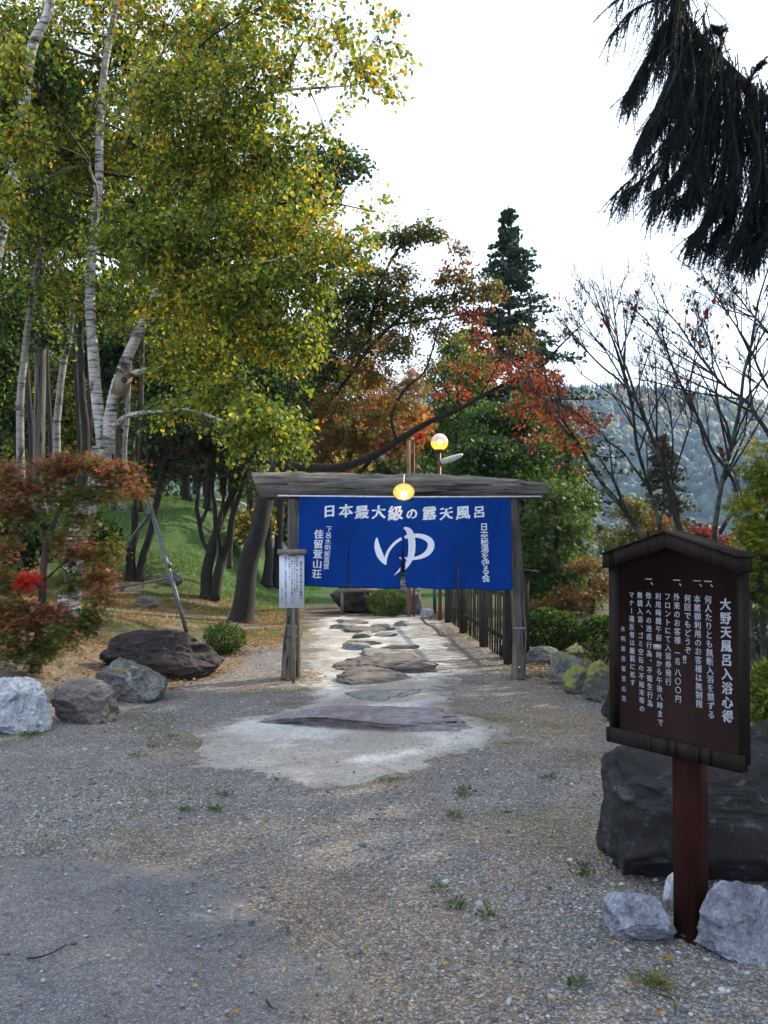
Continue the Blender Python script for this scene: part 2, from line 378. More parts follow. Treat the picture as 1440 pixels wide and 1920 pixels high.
# ground: broad colours come from a vertex attribute (what the ground is made of), grain from nodes
def m_ground(name, grain=105.0, cell=.75, bstr=.9, edge=False):
    m, nt, nd, lk, bs = newmat(name)
    at = nd.new('ShaderNodeAttribute'); at.attribute_name = 'col'; v = mapped(nt, (1, 1, 1))
    vo = nd.new('ShaderNodeTexVoronoi'); vo.inputs['Scale'].default_value = grain; lk.new(v, vo.inputs['Vector'])
    hsv = nd.new('ShaderNodeSeparateColor'); lk.new(vo.outputs['Color'], hsv.inputs[0])
    rg = ramp(nd, [(0, (.30, .30, .31)), (.45, (.75, .74, .73)), (.8, (1.1, 1.1, 1.1)), (1, (2.3, 2.35, 2.5))]); lk.new(hsv.outputs[0], rg.inputs[0])
    rt = ramp(nd, [(0, (.85, .95, 1.12)), (.6, (1, 1, 1)), (1, (1.3, 1.0, .75))]); lk.new(hsv.outputs[1], rt.inputs[0])
    c1 = mixc(nt, cell, (1, 1, 1), mixc(nt, 1., rg.outputs[0], rt.outputs[0], 'MULTIPLY'))
    big = noise(nt, 2.1, 6, v, .65); rb = ramp(nd, [(.3, (.78, .78, .80)), (.7, (1.2, 1.18, 1.14))]); lk.new(big.outputs[0], rb.inputs[0])
    sm = noise(nt, 38, 4, v, .7); rs_ = ramp(nd, [(.35, (.75, .75, .76)), (.65, (1.2, 1.2, 1.2))]); lk.new(sm.outputs[0], rs_.inputs[0])
    c = mixc(nt, 1., at.outputs['Color'], c1, 'MULTIPLY'); c = mixc(nt, 1., c, rb.outputs[0], 'MULTIPLY'); c = mixc(nt, 1., c, rs_.outputs[0], 'MULTIPLY')
    lk.new(c, bs.inputs['Base Color']); bs.inputs['Roughness'].default_value = .9; bs.inputs['Specular IOR Level'].default_value = .3
    ad = nd.new('ShaderNodeMath'); ad.operation = 'MULTIPLY_ADD'; lk.new(vo.outputs['Distance'], ad.inputs[0]); ad.inputs[1].default_value = -1; lk.new(sm.outputs[0], ad.inputs[2])
    bump(nt, ad.outputs[0], bstr, .012); return m
M_GROUND = m_ground('gravelly_soil'); M_PATH = m_ground('worn_cement', 160, .30, .35); M_ASPH = m_ground('worn_asphalt', 170, .55, .5)

# ------------------------------------------------------------------ the setting
PATHPOLY = [G(x, y)[:2] for x, y in ((345, 1440), (372, 1378), (465, 1342), (556, 1328), (572, 1290), (568, 1262), (584, 1222), (578, 1180), (588, 1158), (700, 1153),
    (800, 1153), (838, 1172), (842, 1196), (858, 1218), (872, 1250), (852, 1296), (866, 1335), (925, 1346), (962, 1368), (948, 1392), (880, 1415), (800, 1436), (735, 1456),
    (670, 1482), (610, 1502), (540, 1492), (480, 1452), (420, 1452))]
ASPOLY = [np.array(q) for q in ((-9, 1.0), (-9, 4.9), (-2.8, 4.45))] + [G(x, y)[:2] for x, y in ((120, 1592), (250, 1600), (400, 1612), (490, 1650), (560, 1705), (600, 1770), (660, 1860))] + [np.array((.1, 2.6)), np.array((.55, 1.0))]
def lin(c): return np.asarray(c, float)
def ground_col(x, y):
    n1 = n2(x, y, .9, 4, 11); n_ = n2(x, y, 3.3, 3, 21)
    grav = lin((.20, .193, .182)); tan = lin((.25, .20, .145)); litter = lin((.17, .105, .05)); soil = lin((.10, .075, .05)); lawn = lin((.055, .12, .02)); moss = lin((.105, .115, .035))
    c = grav * np.ones(x.shape + (1,))
    def mixin(c, k, w): return c * (1 - w[..., None]) + k * w[..., None]
    c = mixin(c, tan, np.clip(smooth(.42, .62, n1) * .75 + .8 * smooth(.2, 1.6, x) * smooth(4.2, 6.5, y) * smooth(.3, .6, n_), 0, 1))
    e = np.interp(y, [0, 6, 8, 10, 14, 20, 30], [3.9, 3.3, 2.7, 1.9, 1.35, 1.5, 1.7])
    left = smooth(-.25, .35, -x - e + (n_ - .5) * 1.0)
    c = mixin(c, tan * .9, left * smooth(6, 8, y) * (1 - smooth(11, 14, y)))
    c = mixin(c, litter, left * smooth(9.5, 13, y + (n1 - .5) * 5) * (.35 + .65 * smooth(.35, .6, n_)))
    c = mixin(c, moss, left * smooth(10.5, 14, y) * smooth(.48, .58, n1))
    c = mixin(c, lawn, left * smooth(18.4, 20.6, y + (n1 - .5) * 4 + .35 * np.clip(x + 6, -8, 0)) * (.25 + .75 * smooth(-9.5, -6.8, x)))
    c = mixin(c, lin((.30, .27, .07)), left * smooth(29, 33, y))
    c = mixin(c, moss, (1 - left) * smooth(.60, .68, n2(x, y, 2.2, 4, 33)) * .55 * smooth(3.5, 6, y))
    right = smooth(1.3, 2.1, x + (n_ - .5) * .9) * smooth(7.5, 10, y)
    c = mixin(c, soil, right); c = mixin(c, moss, right * smooth(.5, .6, n1))
    c = mixin(c, soil, smooth(16, 17, y) * (1 - left) * (1 - right))
    c = mixin(c, lawn * .9, smooth(19, 22, y) * (x < 8))
    c = mixin(c, lin((.05, .08, .03)), smooth(45, 60, y))
    return c
def axis(a, b, fine, growth, lo, hi):
    v = list(np.arange(a, b, fine)); s = fine
    while v[-1] < hi: s *= growth; v.append(v[-1] + s)
    s = fine
    while v[0] > lo: s *= growth; v.insert(0, v[0] - s)
    return np.array(v)
gx = axis(-6, 6, .07, 1.10, -2500, 2500); gy = axis(2, 20, .08, 1.10, -300, 3500)
X, Y = np.meshgrid(gx, gy); Z = H(X, Y) + (n2(X, Y, 5, 3, 71) - .5) * .02 * (np.abs(X) < 7) * (Y < 21)
Z = np.where((Y > 300), Z - 20 * smooth(300, 500, Y), Z)
def gridF(ny, nx):
    i = np.arange(ny - 1)[:, None] * nx + np.arange(nx - 1)[None, :]
    return np.stack([i, i + 1, i + nx + 1, i + nx], -1).reshape(-1, 4)
mk('ground', np.stack([X, Y, Z], -1), gridF(*X.shape), M_GROUND, col=ground_col(X, Y).reshape(-1, 3), smooth_=True, org=(0, 0, 0), kind='structure')
def sheet(name, poly, bb, step, mat, col_in, col_out, lift, rag, seed):
    xs = np.arange(bb[0], bb[1], step); ys = np.arange(bb[2], bb[3], step); x, y = np.meshgrid(xs, ys)
    s = sdf(poly, x, y) + (n2(x, y, 2.2, 3, seed) - .5) * rag + (n2(x, y, 13, 3, seed + 1) - .5) * rag * .6
    z = H(x, y) + (n2(x, y, 5, 3, 71) - .5) * .02 - .003 + .016 * smooth(0, .30, s) + (n2(x, y, 1.2, 2, 4) - .5) * .015
    w = smooth(-.02, .38, s + (n2(x, y, 6, 3, seed + 5) - .5) * .4)[..., None]
    c = ground_col(x, y) * (1 - w) + np.asarray(col_in) * w
    if col_out is not None:
        k = smooth(.5, .62, n2(x, y, 1.6, 4, seed + 9))[..., None]; c = c * (1 - k * w) + np.asarray(col_out) * k * w
    F = gridF(*x.shape); f = s.reshape(-1)[F].min(1) > 0
    F = F[f]; use = np.unique(F); rm = np.full(x.size, -1); rm[use] = np.arange(len(use))
    V = np.stack([x, y, z], -1).reshape(-1, 3)[use]
    return mk(name, V, rm[F], mat, col=c.reshape(-1, 3)[use], smooth_=True, org=(0, 0, 0), kind='structure')
pp = np.array(PATHPOLY)
path_o = sheet('path', PATHPOLY, (pp[:, 0].min() - .6, pp[:, 0].max() + .6, pp[:, 1].min() - .5, pp[:, 1].max() + .5), .03, M_PATH, (.46, .455, .43), (.33, .305, .265), .006, .42, 41)
sheet('asphalt_yard', ASPOLY, (-7, .9, 1.2, 5.2), .03, M_ASPH, (.135, .138, .145), (.16, .157, .158), .006, .35, 51)
# road on the plateau behind the lawn
rp = curve([(-40, 34, 0), (-16, 32.5, 0), (-9, 31, 0), (-5.2, 31.5, 0), (-2, 36, 0)], 60); V = []
for k in range(60):
    t = rp[min(k + 1, 59)] - rp[max(k - 1, 0)]; n = np.array([-t[1], t[0], 0]) / np.linalg.norm(t)
    for s in (-1.1, 0, 1.1): q = rp[k] + n * s; V.append((q[0], q[1], float(H(q[0], q[1])) + .05))
mk('road', V, gridF(60, 3), m_flat('pale_road_asphalt', (.17, .17, .18), .9), org=(0, 0, 0), kind='structure')

# wooded hill across the valley
hx = np.linspace(-900, 1500, 140); hy = np.linspace(250, 1500, 90); X, Y = np.meshgrid(hx, hy)
def HH(x, y):
    ridge = 138 + 30 * smooth(420, 900, x) - 20 * smooth(250, 420, x) * (1 - smooth(420, 700, x)) + 14 * (n2(x, y, .006, 3, 91) - .5) * 2
    z = -26 + (ridge + 26) * smooth(260, 960, y + (n2(x, y, .006, 3, 93) - .5) * 260) - 60 * smooth(1000, 1500, y)
    return z
mk('hill', np.stack([X, Y, HH(X, Y)], -1), gridF(*X.shape), m_flat('hill_soil', (.04, .05, .025), .95), smooth_=True, org=(0, 0, 0), kind='structure')
def ico(sub):
    import bmesh
    b = bmesh.new(); bmesh.ops.create_icosphere(b, subdivisions=sub, radius=1)
    V = np.array([v.co[:] for v in b.verts]); F = np.array([[v.index for v in f.verts] for f in b.faces]); b.free(); return V, F
I1, I2, I3 = ico(1), ico(2), ico(3)
def hillwood():
    A = Acc(); r = np.random.default_rng(5); n = 5200
    y = r.uniform(330, 1010, n); x = r.uniform(.05, .62, n) * y - 40 + r.normal(0, 10, n)
    z = HH(x, y); con = (z > 118 + r.normal(0, 10, n)) | (r.random(n) < .12)
    cols = np.array([(.018, .034, .016), (.026, .045, .018), (.024, .038, .022), (.045, .058, .02), (.17, .14, .035), (.10, .05, .03)])
    for s, (bv, bf) in ((0, I2),):
        k = np.where(~con)[0]; R = r.uniform(2.6, 4.6, len(k)); q = bv[None] * (1 + .28 * (r.random((len(k), len(bv), 1)) - .5) * 2)
        V = np.stack([x[k], y[k], z[k] + 4], -1)[:, None] + q * R[:, None, None] * np.array([1, 1, 1.15])
        F = (np.arange(len(k))[:, None, None] * len(bv) + bf[None]).reshape(-1, 3)
        yel = (n2(x[k], y[k], .011, 3, 8) > .54) & (z[k] > 70)
        ci = np.where(yel & (r.random(len(k)) < .6), 4, np.where(r.random(len(k)) < .06, 5, r.integers(0, 4, len(k))))
        c = cols[ci] * r.uniform(.75, 1.25, (len(k), 1)); A.add(V, F, np.repeat(c, len(bv), 0))
    k = np.where(con)[0]; m = len(k); a = np.linspace(0, 2 * math.pi, 7, endpoint=False); hgt = r.uniform(7, 13, m); V = []
    prof = [(0, 1.0), (.28, .42), (.3, .8), (.55, .3), (.58, .55), (1, .02)]
    for (hh, rr) in prof:
        jit = r.uniform(.7, 1.3, (m, 7)); R = (2.3 * rr * hgt / 11)[:, None] * jit
        V.append(np.stack([x[k][:, None] + R * np.cos(a), y[k][:, None] + R * np.sin(a), (z[k] + 1.5 + hh * hgt)[:, None] + 0 * R], -1))
    V = np.stack(V, 1).reshape(-1, 3); L = len(prof)
    t = np.arange(m)[:, None, None] * L * 7; kk = np.arange(L - 1)[None, :, None] * 7; j = np.arange(7)[None, None]; j2 = (j + 1) % 7
    F = np.stack([t + kk + j, t + kk + j2, t + kk + 7 + j2, t + kk + 7 + j], -1).reshape(-1, 4)
    c = np.array([(.02, .038, .022)]) * r.uniform(.7, 1.4, (m, 1)); A.add(V, F, np.repeat(c, L * 7, 0))
    return A
hillwood().mk('hill_forest', LEAFD, org=(0, 0, 0), kind='stuff', label='hazy mixed forest with yellow patches and a conifer skyline covering the far hill', cat='forest')

# air
hz = bpy.data.materials.new('haze_air'); hz.use_nodes = True; nd = hz.node_tree.nodes; nd.clear()
pv = nd.new('ShaderNodeVolumePrincipled'); pv.inputs['Color'].default_value = (.46, .68, 1.0, 1); pv.inputs['Density'].default_value = .00023; pv.inputs['Anisotropy'].default_value = .2
oo = nd.new('ShaderNodeOutputMaterial'); hz.node_tree.links.new(pv.outputs[0], oo.inputs['Volume'])
V, F = box((0, 600, 70), (5600, 6400, 290)); mk('haze', V, F, hz, org=(0, 600, 70), kind='stuff')

# ------------------------------------------------------------------ stones
I5, I4 = ico(6), ico(5)
def rockmesh(seed, base=I4, rough=.16, facets=9, flatness=.8, boxy=0., foot=.25):
    V, F = base; r = np.random.default_rng(seed); V = V.copy()
    if boxy: V = np.sign(V) * np.abs(V) ** (1 - boxy); V = V / np.abs(V).max()
    q = V + seed * 3.1
    rr = 1 + rough * 2 * (fbm(q * 1.1, 3, seed) - .5); V = V * rr[:, None]
    for k in range(facets):
        n = r.normal(size=3); n /= np.linalg.norm(n); d = r.uniform(.58, .85) * flatness / .8
        s = V @ n - d; V = V - n[None] * np.clip(s, 0, None)[:, None] * .93
    nn = unit(V); ridged = 1 - np.abs(2 * fbm(q * 2.6, 4, seed + 50) - 1)
    V = V + nn * ((ridged - .75) * .26 + (fbm(q * 8, 4, seed + 60) - .5) * .085)[:, None]
    if foot: zz = V[:, 2] / np.abs(V[:, 2]).max(); V[:, :2] *= (1 + foot * np.clip(.15 - zz, 0, 1) ** 1.0)[:, None]
    lo, hi = V.min(0), V.max(0); return (V - (lo + hi) / 2) / ((hi - lo) / 2), F
def rock(name, x0, x1, yt, yb, mat, label, seed, yr=.75, group=None, yaw=0., bury=.14, base=I4, **k):
    q = G((x0 + x1) / 2, yb); d = q[1]; w0 = (x1 - x0) / FPX * d; ry = w0 * yr / 2
    cy = d + ry * .8; s = cy / d; rx = (x1 - x0) / FPX * cy / 2
    top = P((x0 + x1) / 2, yt, cy)[2]; cx = P((x0 + x1) / 2, yb, cy)[0]; zb = float(H(cx, cy)); hz_ = max(top - zb, .03); tot = hz_ / (1 - bury)
    V, F = rockmesh(seed, base, **k); V = V * np.array([rx * 1.02, ry, tot / 2])
    if yaw: V = V @ rotz(yaw).T
    V = V + np.array([cx, cy, top - tot / 2])
    o = mk(name, V, F, mat, smooth_=True, org=(cx, cy, zb), label=label, cat='rock' if 'boulder' not in name else 'boulder', group=group)
    return o
R_WHITE = m_rock('white_grey_rock', (.20, .22, .25), (.55, .58, .62), spot=(.08, .085, .09), sc=.9)
R_TAUPE = m_rock('taupe_rock', (.07, .06, .055), (.20, .175, .16), spot=(.05, .045, .04))
R_GREY = m_rock('rough_grey_rock', (.07, .07, .07), (.21, .21, .20), spot=(.03, .03, .03), moss=(.10, .12, .03), mosslo=.58)
R_DARK = m_rock('dark_brown_rock', (.016, .011, .011), (.045, .032, .030), spot=(.10, .085, .08), moss=(.10, .13, .02), mosslo=.71)
R_BLACK = m_rock('black_weathered_rock', (.006, .0055, .006), (.024, .021, .020), spot=(.11, .105, .105), sc=1.3, crack=.9)
R_MOSS = m_rock('mossy_rock', (.05, .05, .045), (.15, .15, .13), moss=(.16, .17, .03), mosslo=.36)
R_BLUE = m_rock('blue_white_rock', (.085, .085, .11), (.36, .39, .46), spot=(.085, .065, .08), sc=1.6)
R_PURP = m_rock('purple_grey_slab', (.10, .080, .092), (.27, .235, .25), spot=(.36, .34, .35), sc=1.5)
R_SLAB = m_rock('grey_slab', (.13, .13, .125), (.27, .27, .26), sc=1.4)
R_SLABD = m_rock('brown_dark_slab', (.07, .058, .05), (.20, .17, .15), sc=1.4)
rock('rock', -22, 100, 1268, 1378, R_WHITE, 'white and grey rounded rock at the left edge, brightest of the rocks along the gravel', 3, .9, base=I5, facets=12)
rock('rock', 96, 221, 1270, 1358, R_TAUPE, 'taupe flat-topped rock between the white rock and the rough grey rock', 8, .8, base=I5, boxy=.25)
rock('rock', 172, 312, 1230, 1318, R_GREY, 'rough grey rock with moss along its edge in front of the big dark boulder', 13, .7, base=I5, boxy=.2, rough=.2)
rock('boulder', 188, 412, 1179, 1276, R_DARK, 'large dark brown boulder at the foot of the leaning steel pole', 22, .6, base=I5, boxy=.30, facets=6, rough=.17, foot=.25)
BG1 = rock('boulder', 1138, 1520, 1400, 1668, R_BLACK, 'big black boulder behind the post of the brown rules board', 34, .8, base=I5, boxy=.52, rough=.10, facets=4, foot=.05)
rock('boulder', 1330, 1640, 1330, 1545, R_BLACK, 'black boulder at the right edge lying behind and above the big black boulder', 36, .6, base=I5, boxy=.4, rough=.12, foot=.1)
rock('rock', 1137, 1262, 1672, 1772, R_BLUE, 'angular blue-grey rock left of the rules board post', 42, .7, base=I5, facets=14, flatness=.72)
rock('rock', 1304, 1462, 1642, 1806, R_BLUE, 'large pale blue-grey rock right of the rules board post', 47, .7, base=I5, facets=13, flatness=.74)
rock('rock', 1244, 1290, 1634, 1712, R_WHITE, 'small pale rock half hidden behind the rules board post', 49, .8)
rock('rock', 1024, 1102, 1222, 1284, R_GREY, 'low grey rock behind the right gate post, farthest of the border rocks', 52, .9)
rock('rock', 1055, 1116, 1244, 1302, R_MOSS, 'rounded rock with yellow-green moss, middle of the right border row', 55, .8)
rock('rock', 1092, 1160, 1238, 1318, R_MOSS, 'taller mossy rock beside the left edge of the rules board', 58, .8)
rock('rock', 1128, 1200, 1282, 1356, R_BLACK, 'dark rock partly hidden behind the left edge of the rules board', 61, .8)
rock('rock', 936, 972, 1196, 1236, R_BLACK, 'small black rock at the near end of the picket fence', 64, .9)
rock('rock', 985, 1046, 1212, 1246, R_GREY, 'low weathered rock right behind the right gate post', 66, 1.)
rock('boulder', 619, 752, 1082, 1150, R_BLACK, 'dark boulder behind the small wooden frame at the end of the path', 71, .6, boxy=.35)
rock('boulder', 728, 792, 1088, 1151, R_TAUPE, 'grey-brown boulder to the right of the low bush at the path end', 74, .7, boxy=.2)
rock('rock', 788, 814, 1140, 1160, R_WHITE, 'small pale stone on the ground beside the grey-brown boulder', 77, .8)
rock('rock', 312, 344, 1072, 1101, R_GREY, 'upright grey stone on the grass bank behind the steel pole', 79, .7)
rock('rock', 250, 300, 1116, 1142, R_TAUPE, 'brown flat stone in the leaf litter on the bank', 81, .8)
# stepping stones set into the path
for k, (x0, x1, yt, yb, mt, lb) in enumerate((
    (478, 885, 1326, 1373, R_PURP, 'long purple-grey slab, widest and nearest stepping stone'),
    (637, 782, 1283, 1318, R_SLAB, 'flat grey stepping stone almost level with the path'),
    (636, 776, 1258, 1286, R_SLABD, 'dark-edged grey stepping stone'),
    (640, 808, 1230, 1262, R_SLABD, 'brown raised stepping stone with a high left end'),
    (676, 768, 1218, 1235, R_SLAB, None), (641, 702, 1212, 1222, R_SLAB, None), (700, 786, 1212, 1220, R_SLABD, None), (626, 718, 1203, 1213, R_SLAB, None),
    (648, 698, 1187, 1199, R_SLAB, None), (700, 746, 1187, 1198, R_SLAB, None), (642, 724, 1179, 1188, R_SLABD, None), (619, 668, 1173, 1182, R_SLAB, None),
    (622, 690, 1163, 1173, R_SLABD, None), (684, 734, 1171, 1180, R_SLAB, None), (735, 772, 1168, 1176, R_SLAB, None), (715, 744, 1177, 1184, R_SLABD, None))):
    a = G((x0 + x1) / 2, yb); b = G((x0 + x1) / 2, yt + (yb - yt) * .22); rx = (x1 - x0) / FPX * a[1] / 2; ry = max((b[1] - a[1]) / 2, .06)
    cx, cy = a[0], a[1] + ry
    V, F = rockmesh(100 + k * 3, I5 if k < 4 else I4, rough=.30, facets=10, flatness=.72, boxy=.42); hh = (.15, .07, .13, .19)[k] if k < 4 else .075 + .02 * (k % 3)
    V = V * (np.array([rx * 1.22, ry * 1.25, hh]) if k < 4 else np.array([rx * 1.06, ry * .95, hh])); V[:, 2] = np.where(V[:, 2] > hh * .45, hh * .45 + (V[:, 2] - hh * .45) * .5, V[:, 2])
    V = V @ rotz((rng.random() - .5) * .12).T + np.array([cx, cy, float(H(cx, cy)) - hh * (.06 if k != 1 else .30) + .010])
    o = mk('stepping_stone', V, F, mt, None, smooth_=True, org=(cx, cy, 0))
    o.parent = path_o
    if lb: o['label'] = lb

# ------------------------------------------------------------------ writing
_gc = {}
def glyph(ch, off=.012):
    if (ch, off) in _gc: return _gc[(ch, off)]
    c = bpy.data.curves.new('t', 'FONT'); c.body = ch; c.size = 1; c.offset = off; c.resolution_u = 2
    c.fill_mode = 'FRONT'; o = bpy.data.objects.new('t', c); COL.objects.link(o); bpy.context.view_layer.update()
    ev = o.evaluated_get(bpy.context.evaluated_depsgraph_get()); m = ev.to_mesh()
    V = np.array([v.co[:] for v in m.vertices]); m.calc_loop_triangles(); F = np.array([t.vertices[:] for t in m.loop_triangles])
    ev.to_mesh_clear(); bpy.data.objects.remove(o); bpy.data.curves.remove(c)
    V = V.reshape(-1, 3)[:, :2] - np.array([.5, .36]) if len(V) else np.zeros((0, 2))
    _gc[(ch, off)] = (V, F); return V, F
def put(A, ch, cu, cv, w, h, fn, off=.012, brush=0., rot=0.):
    """glyph centred at (cu,cv) on a surface fn(u,v)->xyz"""
    V, F = glyph(ch, .003)
    if not len(V): return
    V = V.copy()
    if ch in 'ー': V = np.stack([-V[:, 1], V[:, 0]], 1) @ np.diag([1, -1]); V = V * np.array([1, 1])
    if ch in '、': V = V + np.array([.62, .55]) * .9
    if brush: V = np.stack([V[:, 0], V[:, 1] + brush * V[:, 0] + .02 * np.sin(V[:, 0] * 9 + cu * 50)], 1)
    if rot: c, s = math.cos(rot), math.sin(rot); V = V @ np.array([[c, s], [-s, c]])
    for sx, sy in ((0, 0), (1, .4), (-1, -.4), (.1, -.7)):      # thicker strokes: the same print set again, a hair aside
        b_ = (off - .004) * 1.0
        A.add(fn(cu + (V[:, 0] + sx * b_) * w, cv + (V[:, 1] + sy * b_) * h), F)

# ------------------------------------------------------------------ the gate with its curtain
GY = 9.9
gate = thing('log_gate', 'weathered grey log gate spanning the path, two posts under one long beam', 'gate', (P(760, 1270, GY)[0], GY, 0))
def log(name, pts, r, mat, parent, n=60, sides=40, lump=.10, groove=.10, seed=0, **k):
    c = curve(pts, n); rr = np.interp(np.linspace(0, 1, n), np.linspace(0, 1, len(r)), r)
    V, F = tube(c, rr, sides, True, lump, seed, groove); return mk(name, V, F, mat, parent, smooth_=True, **k)
bm = log('beam', [P(483, 912, GY), P(560, 911, GY), P(660, 912, GY), P(760, 912, GY), P(860, 913, GY), P(950, 917, GY), P(1023, 921, GY)], [.152, .15, .135, .128, .125, .118, .085], WOOD_GREY_X, gate, 110, 44, .12, .16, 3, label='long weathered top log with a slanted left end')
me = bm.data; co = np.zeros(len(me.vertices) * 3); me.vertices.foreach_get('co', co); co = co.reshape(-1, 3)   # saw-cut slant of the left end
xmin = co[:, 0].min(); zc = np.median(co[:, 2]); wgt = np.clip(1 - (co[:, 0] - xmin) / .35, 0, 1); co[:, 0] += wgt * (-(co[:, 2] - zc)) * .42; me.vertices.foreach_set('co', co.ravel())
log('post', [P(549, 1272, GY), P(550, 1150, GY), P(551, 1040, GY), P(552, 935, GY)], [.085, .078, .072, .07], WOOD_GREY_Z, gate, 50, 28, .12, .14, 11)
log('post', [P(972, 1272, GY), P(975, 1180, GY), P(971, 1090, GY), P(966, 1000, GY), P(965, 935, GY)], [.075, .068, .062, .055, .05], WOOD_GREY_Z, gate, 60, 28, .16, .14, 12)
log('support_log', [P(540, 1273, GY - .16), P(543, 1220, GY - .14), P(547, 1172, GY - .12)], [.078, .074, .066], WOOD_GREY_Z, gate, 30, 28, .1, .16, 13)
log('support_log', [P(972, 1274, GY - .13), P(973, 1225, GY - .12), P(974, 1178, GY - .11)], [.078, .072, .062], WOOD_GREY_Z, gate, 30, 28, .1, .14, 14)
V, F = tube(curve([P(974, 1179, GY - .11) + np.array([0, 0, .001]), P(974, 1176.5, GY - .11)], 3), [.068, .066, .055], 24); mk('cut_top', V, F, WOOD_TAN, gate)
V, F = tube([P(974, 1191, GY - .2), P(974, 1191, GY - .17)], .012, 10); mk('bolt', V, F, METAL_GREY, gate)
V, F = tube([P(974, 1251, GY - .225), P(974, 1251, GY - .19)], .009, 10); mk('bolt', V, F, METAL_WHITE, gate)
a = np.linspace(0, 2 * math.pi, 25); cc = P(548, 1191, GY - .08)
V, F = tube(np.stack([cc[0] + .105 * np.cos(a), cc[1] + .165 * np.sin(a), cc[2] + .004 * np.sin(a * 3)], -1), .006, 6, False); mk('binding_wire', V, F, WIRE, gate)

NY = 9.66
tl, tr_, bl, br = P(561, 931, NY), P(957, 935, NY), P(556, 1099, NY), P(961, 1106, NY)
def fold(u, v):
    return .018 * np.sin(u * 21 + 1.2 + v * 2.0) * (.25 + v) + .03 * np.sin(u * 7.5 + .6) * v + .006 * np.sin(u * 47 + v * 3) * v ** 1.5 + .004 * np.sin(u * 60) * (1 - v) ** 3
def cloth_pt(u, v, off=0.):
    u = np.asarray(u, float); v = np.asarray(v, float)
    sag = -.018 * np.sin(np.pi * u) * (1 - v) * 0 + .006 * np.sin(u * 2 * math.pi * 4) * v
    q = (1 - v)[..., None] * ((1 - u)[..., None] * tl + u[..., None] * tr_) + v[..., None] * ((1 - u)[..., None] * bl + u[..., None] * br)
    q = q + np.stack([0 * u, fold(u, v) - off, sag - .006 * np.abs(np.sin(u * 4 * math.pi)) * v], -1)
    return q
noren = thing('noren_curtain', 'bright blue cloth noren curtain with white Japanese lettering hung across the log gate', 'curtain', (tl + tr_) / 2)
SL = [0, .2375, .4925, .7475, 1.0]; SLV = [.42, .38, .40]
def gap(u, v):
    """sideways parting of the cloth at the slits"""
    return u
panels = []
for k in range(4):
    u0, u1 = SL[k], SL[k + 1]; nu, nv = 44, 60; vv = np.linspace(0, 1, nv); V = []
    for v in vv:
        a_ = u0 + (0.010 * smooth(SLV[k - 1], 1, v) * (1.1 if k == 2 else .5) if k else 0); b_ = u1 - (0.010 * smooth(SLV[k], 1, v) * (1.1 if k == 1 else .5) if k < 3 else 0)
        V.append(cloth_pt(np.linspace(a_, b_, nu), np.full(nu, v + .004 * math.sin(k * 2.3) * v)))
    o = mk('cloth_panel', np.concatenate(V), gridF(nv, nu), CLOTH, noren, smooth_=True)
    sm_ = o.modifiers.new('thickness', 'SOLIDIFY'); sm_.thickness = .0025; panels.append(o)
def zoomuv(zx, zy):   # from the enlarged view of the curtain to cloth coordinates
    px, py = 550 + zx / 3.4286, 920 + zy / 3.4286
    x = P(px, py, NY); u = (x[0] - tl[0]) / (tr_[0] - tl[0])
    for _ in range(4):
        top = (1 - u) * tl + u * tr_; bot = (1 - u) * bl + u * br; v = (top[2] - x[2]) / (top[2] - bot[2]); le = (1 - v) * tl[0] + v * bl[0]; ri = (1 - v) * tr_[0] + v * br[0]; u = (x[0] - le) / (ri - le)
    return u, v
CW = tr_[0] - tl[0]; CH = tl[2] - bl[2]
def clothfn(u, v): return cloth_pt(u, v, .004)
A = Acc()
for ch, zx, zy, s in zip('日本最大級の露天風呂', (232, 338, 440, 548, 657, 762, 875, 983, 1090, 1195), (130, 128, 138, 138, 145, 149, 145, 145, 140, 137), (84, 92, 94, 92, 98, 80, 92, 88, 94, 80)):
    u, v = zoomuv(zx, zy); w = s / 3.4286 / FPX * NY; put(A, ch, u, v, w / CW, -w * .98 / CH, clothfn, .038, .10)
A.mk('lettering', LETTER, noren, label='top row of white brush lettering reading 日本最大級の露天風呂')
def colm(text, top, bot, size, off, lb, brush=.05):
    A = Acc(); n = len(text)
    for i, ch in enumerate(text):
        f = i / (n - 1); u, v = zoomuv(top[0] + (bot[0] - top[0]) * f, top[1] + (bot[1] - top[1]) * f); w = size / 3.4286 / FPX * NY
        put(A, ch, u, v, w / CW, -w / CH, clothfn, off, brush)
    A.mk('lettering', LETTER, noren, label=lb)
colm('下呂水明館直営', (229, 244), (211, 483), 40, .018, 'small white lettering 下呂水明館直営')
colm('佳留萱山荘', (164, 280), (150, 535), 62, .026, 'white lettering 佳留萱山荘 down the left panel')
colm('日本秘湯を守る会', (1227, 232), (1240, 560), 52, .024, 'white lettering 日本秘湯を守る会 down the right panel')
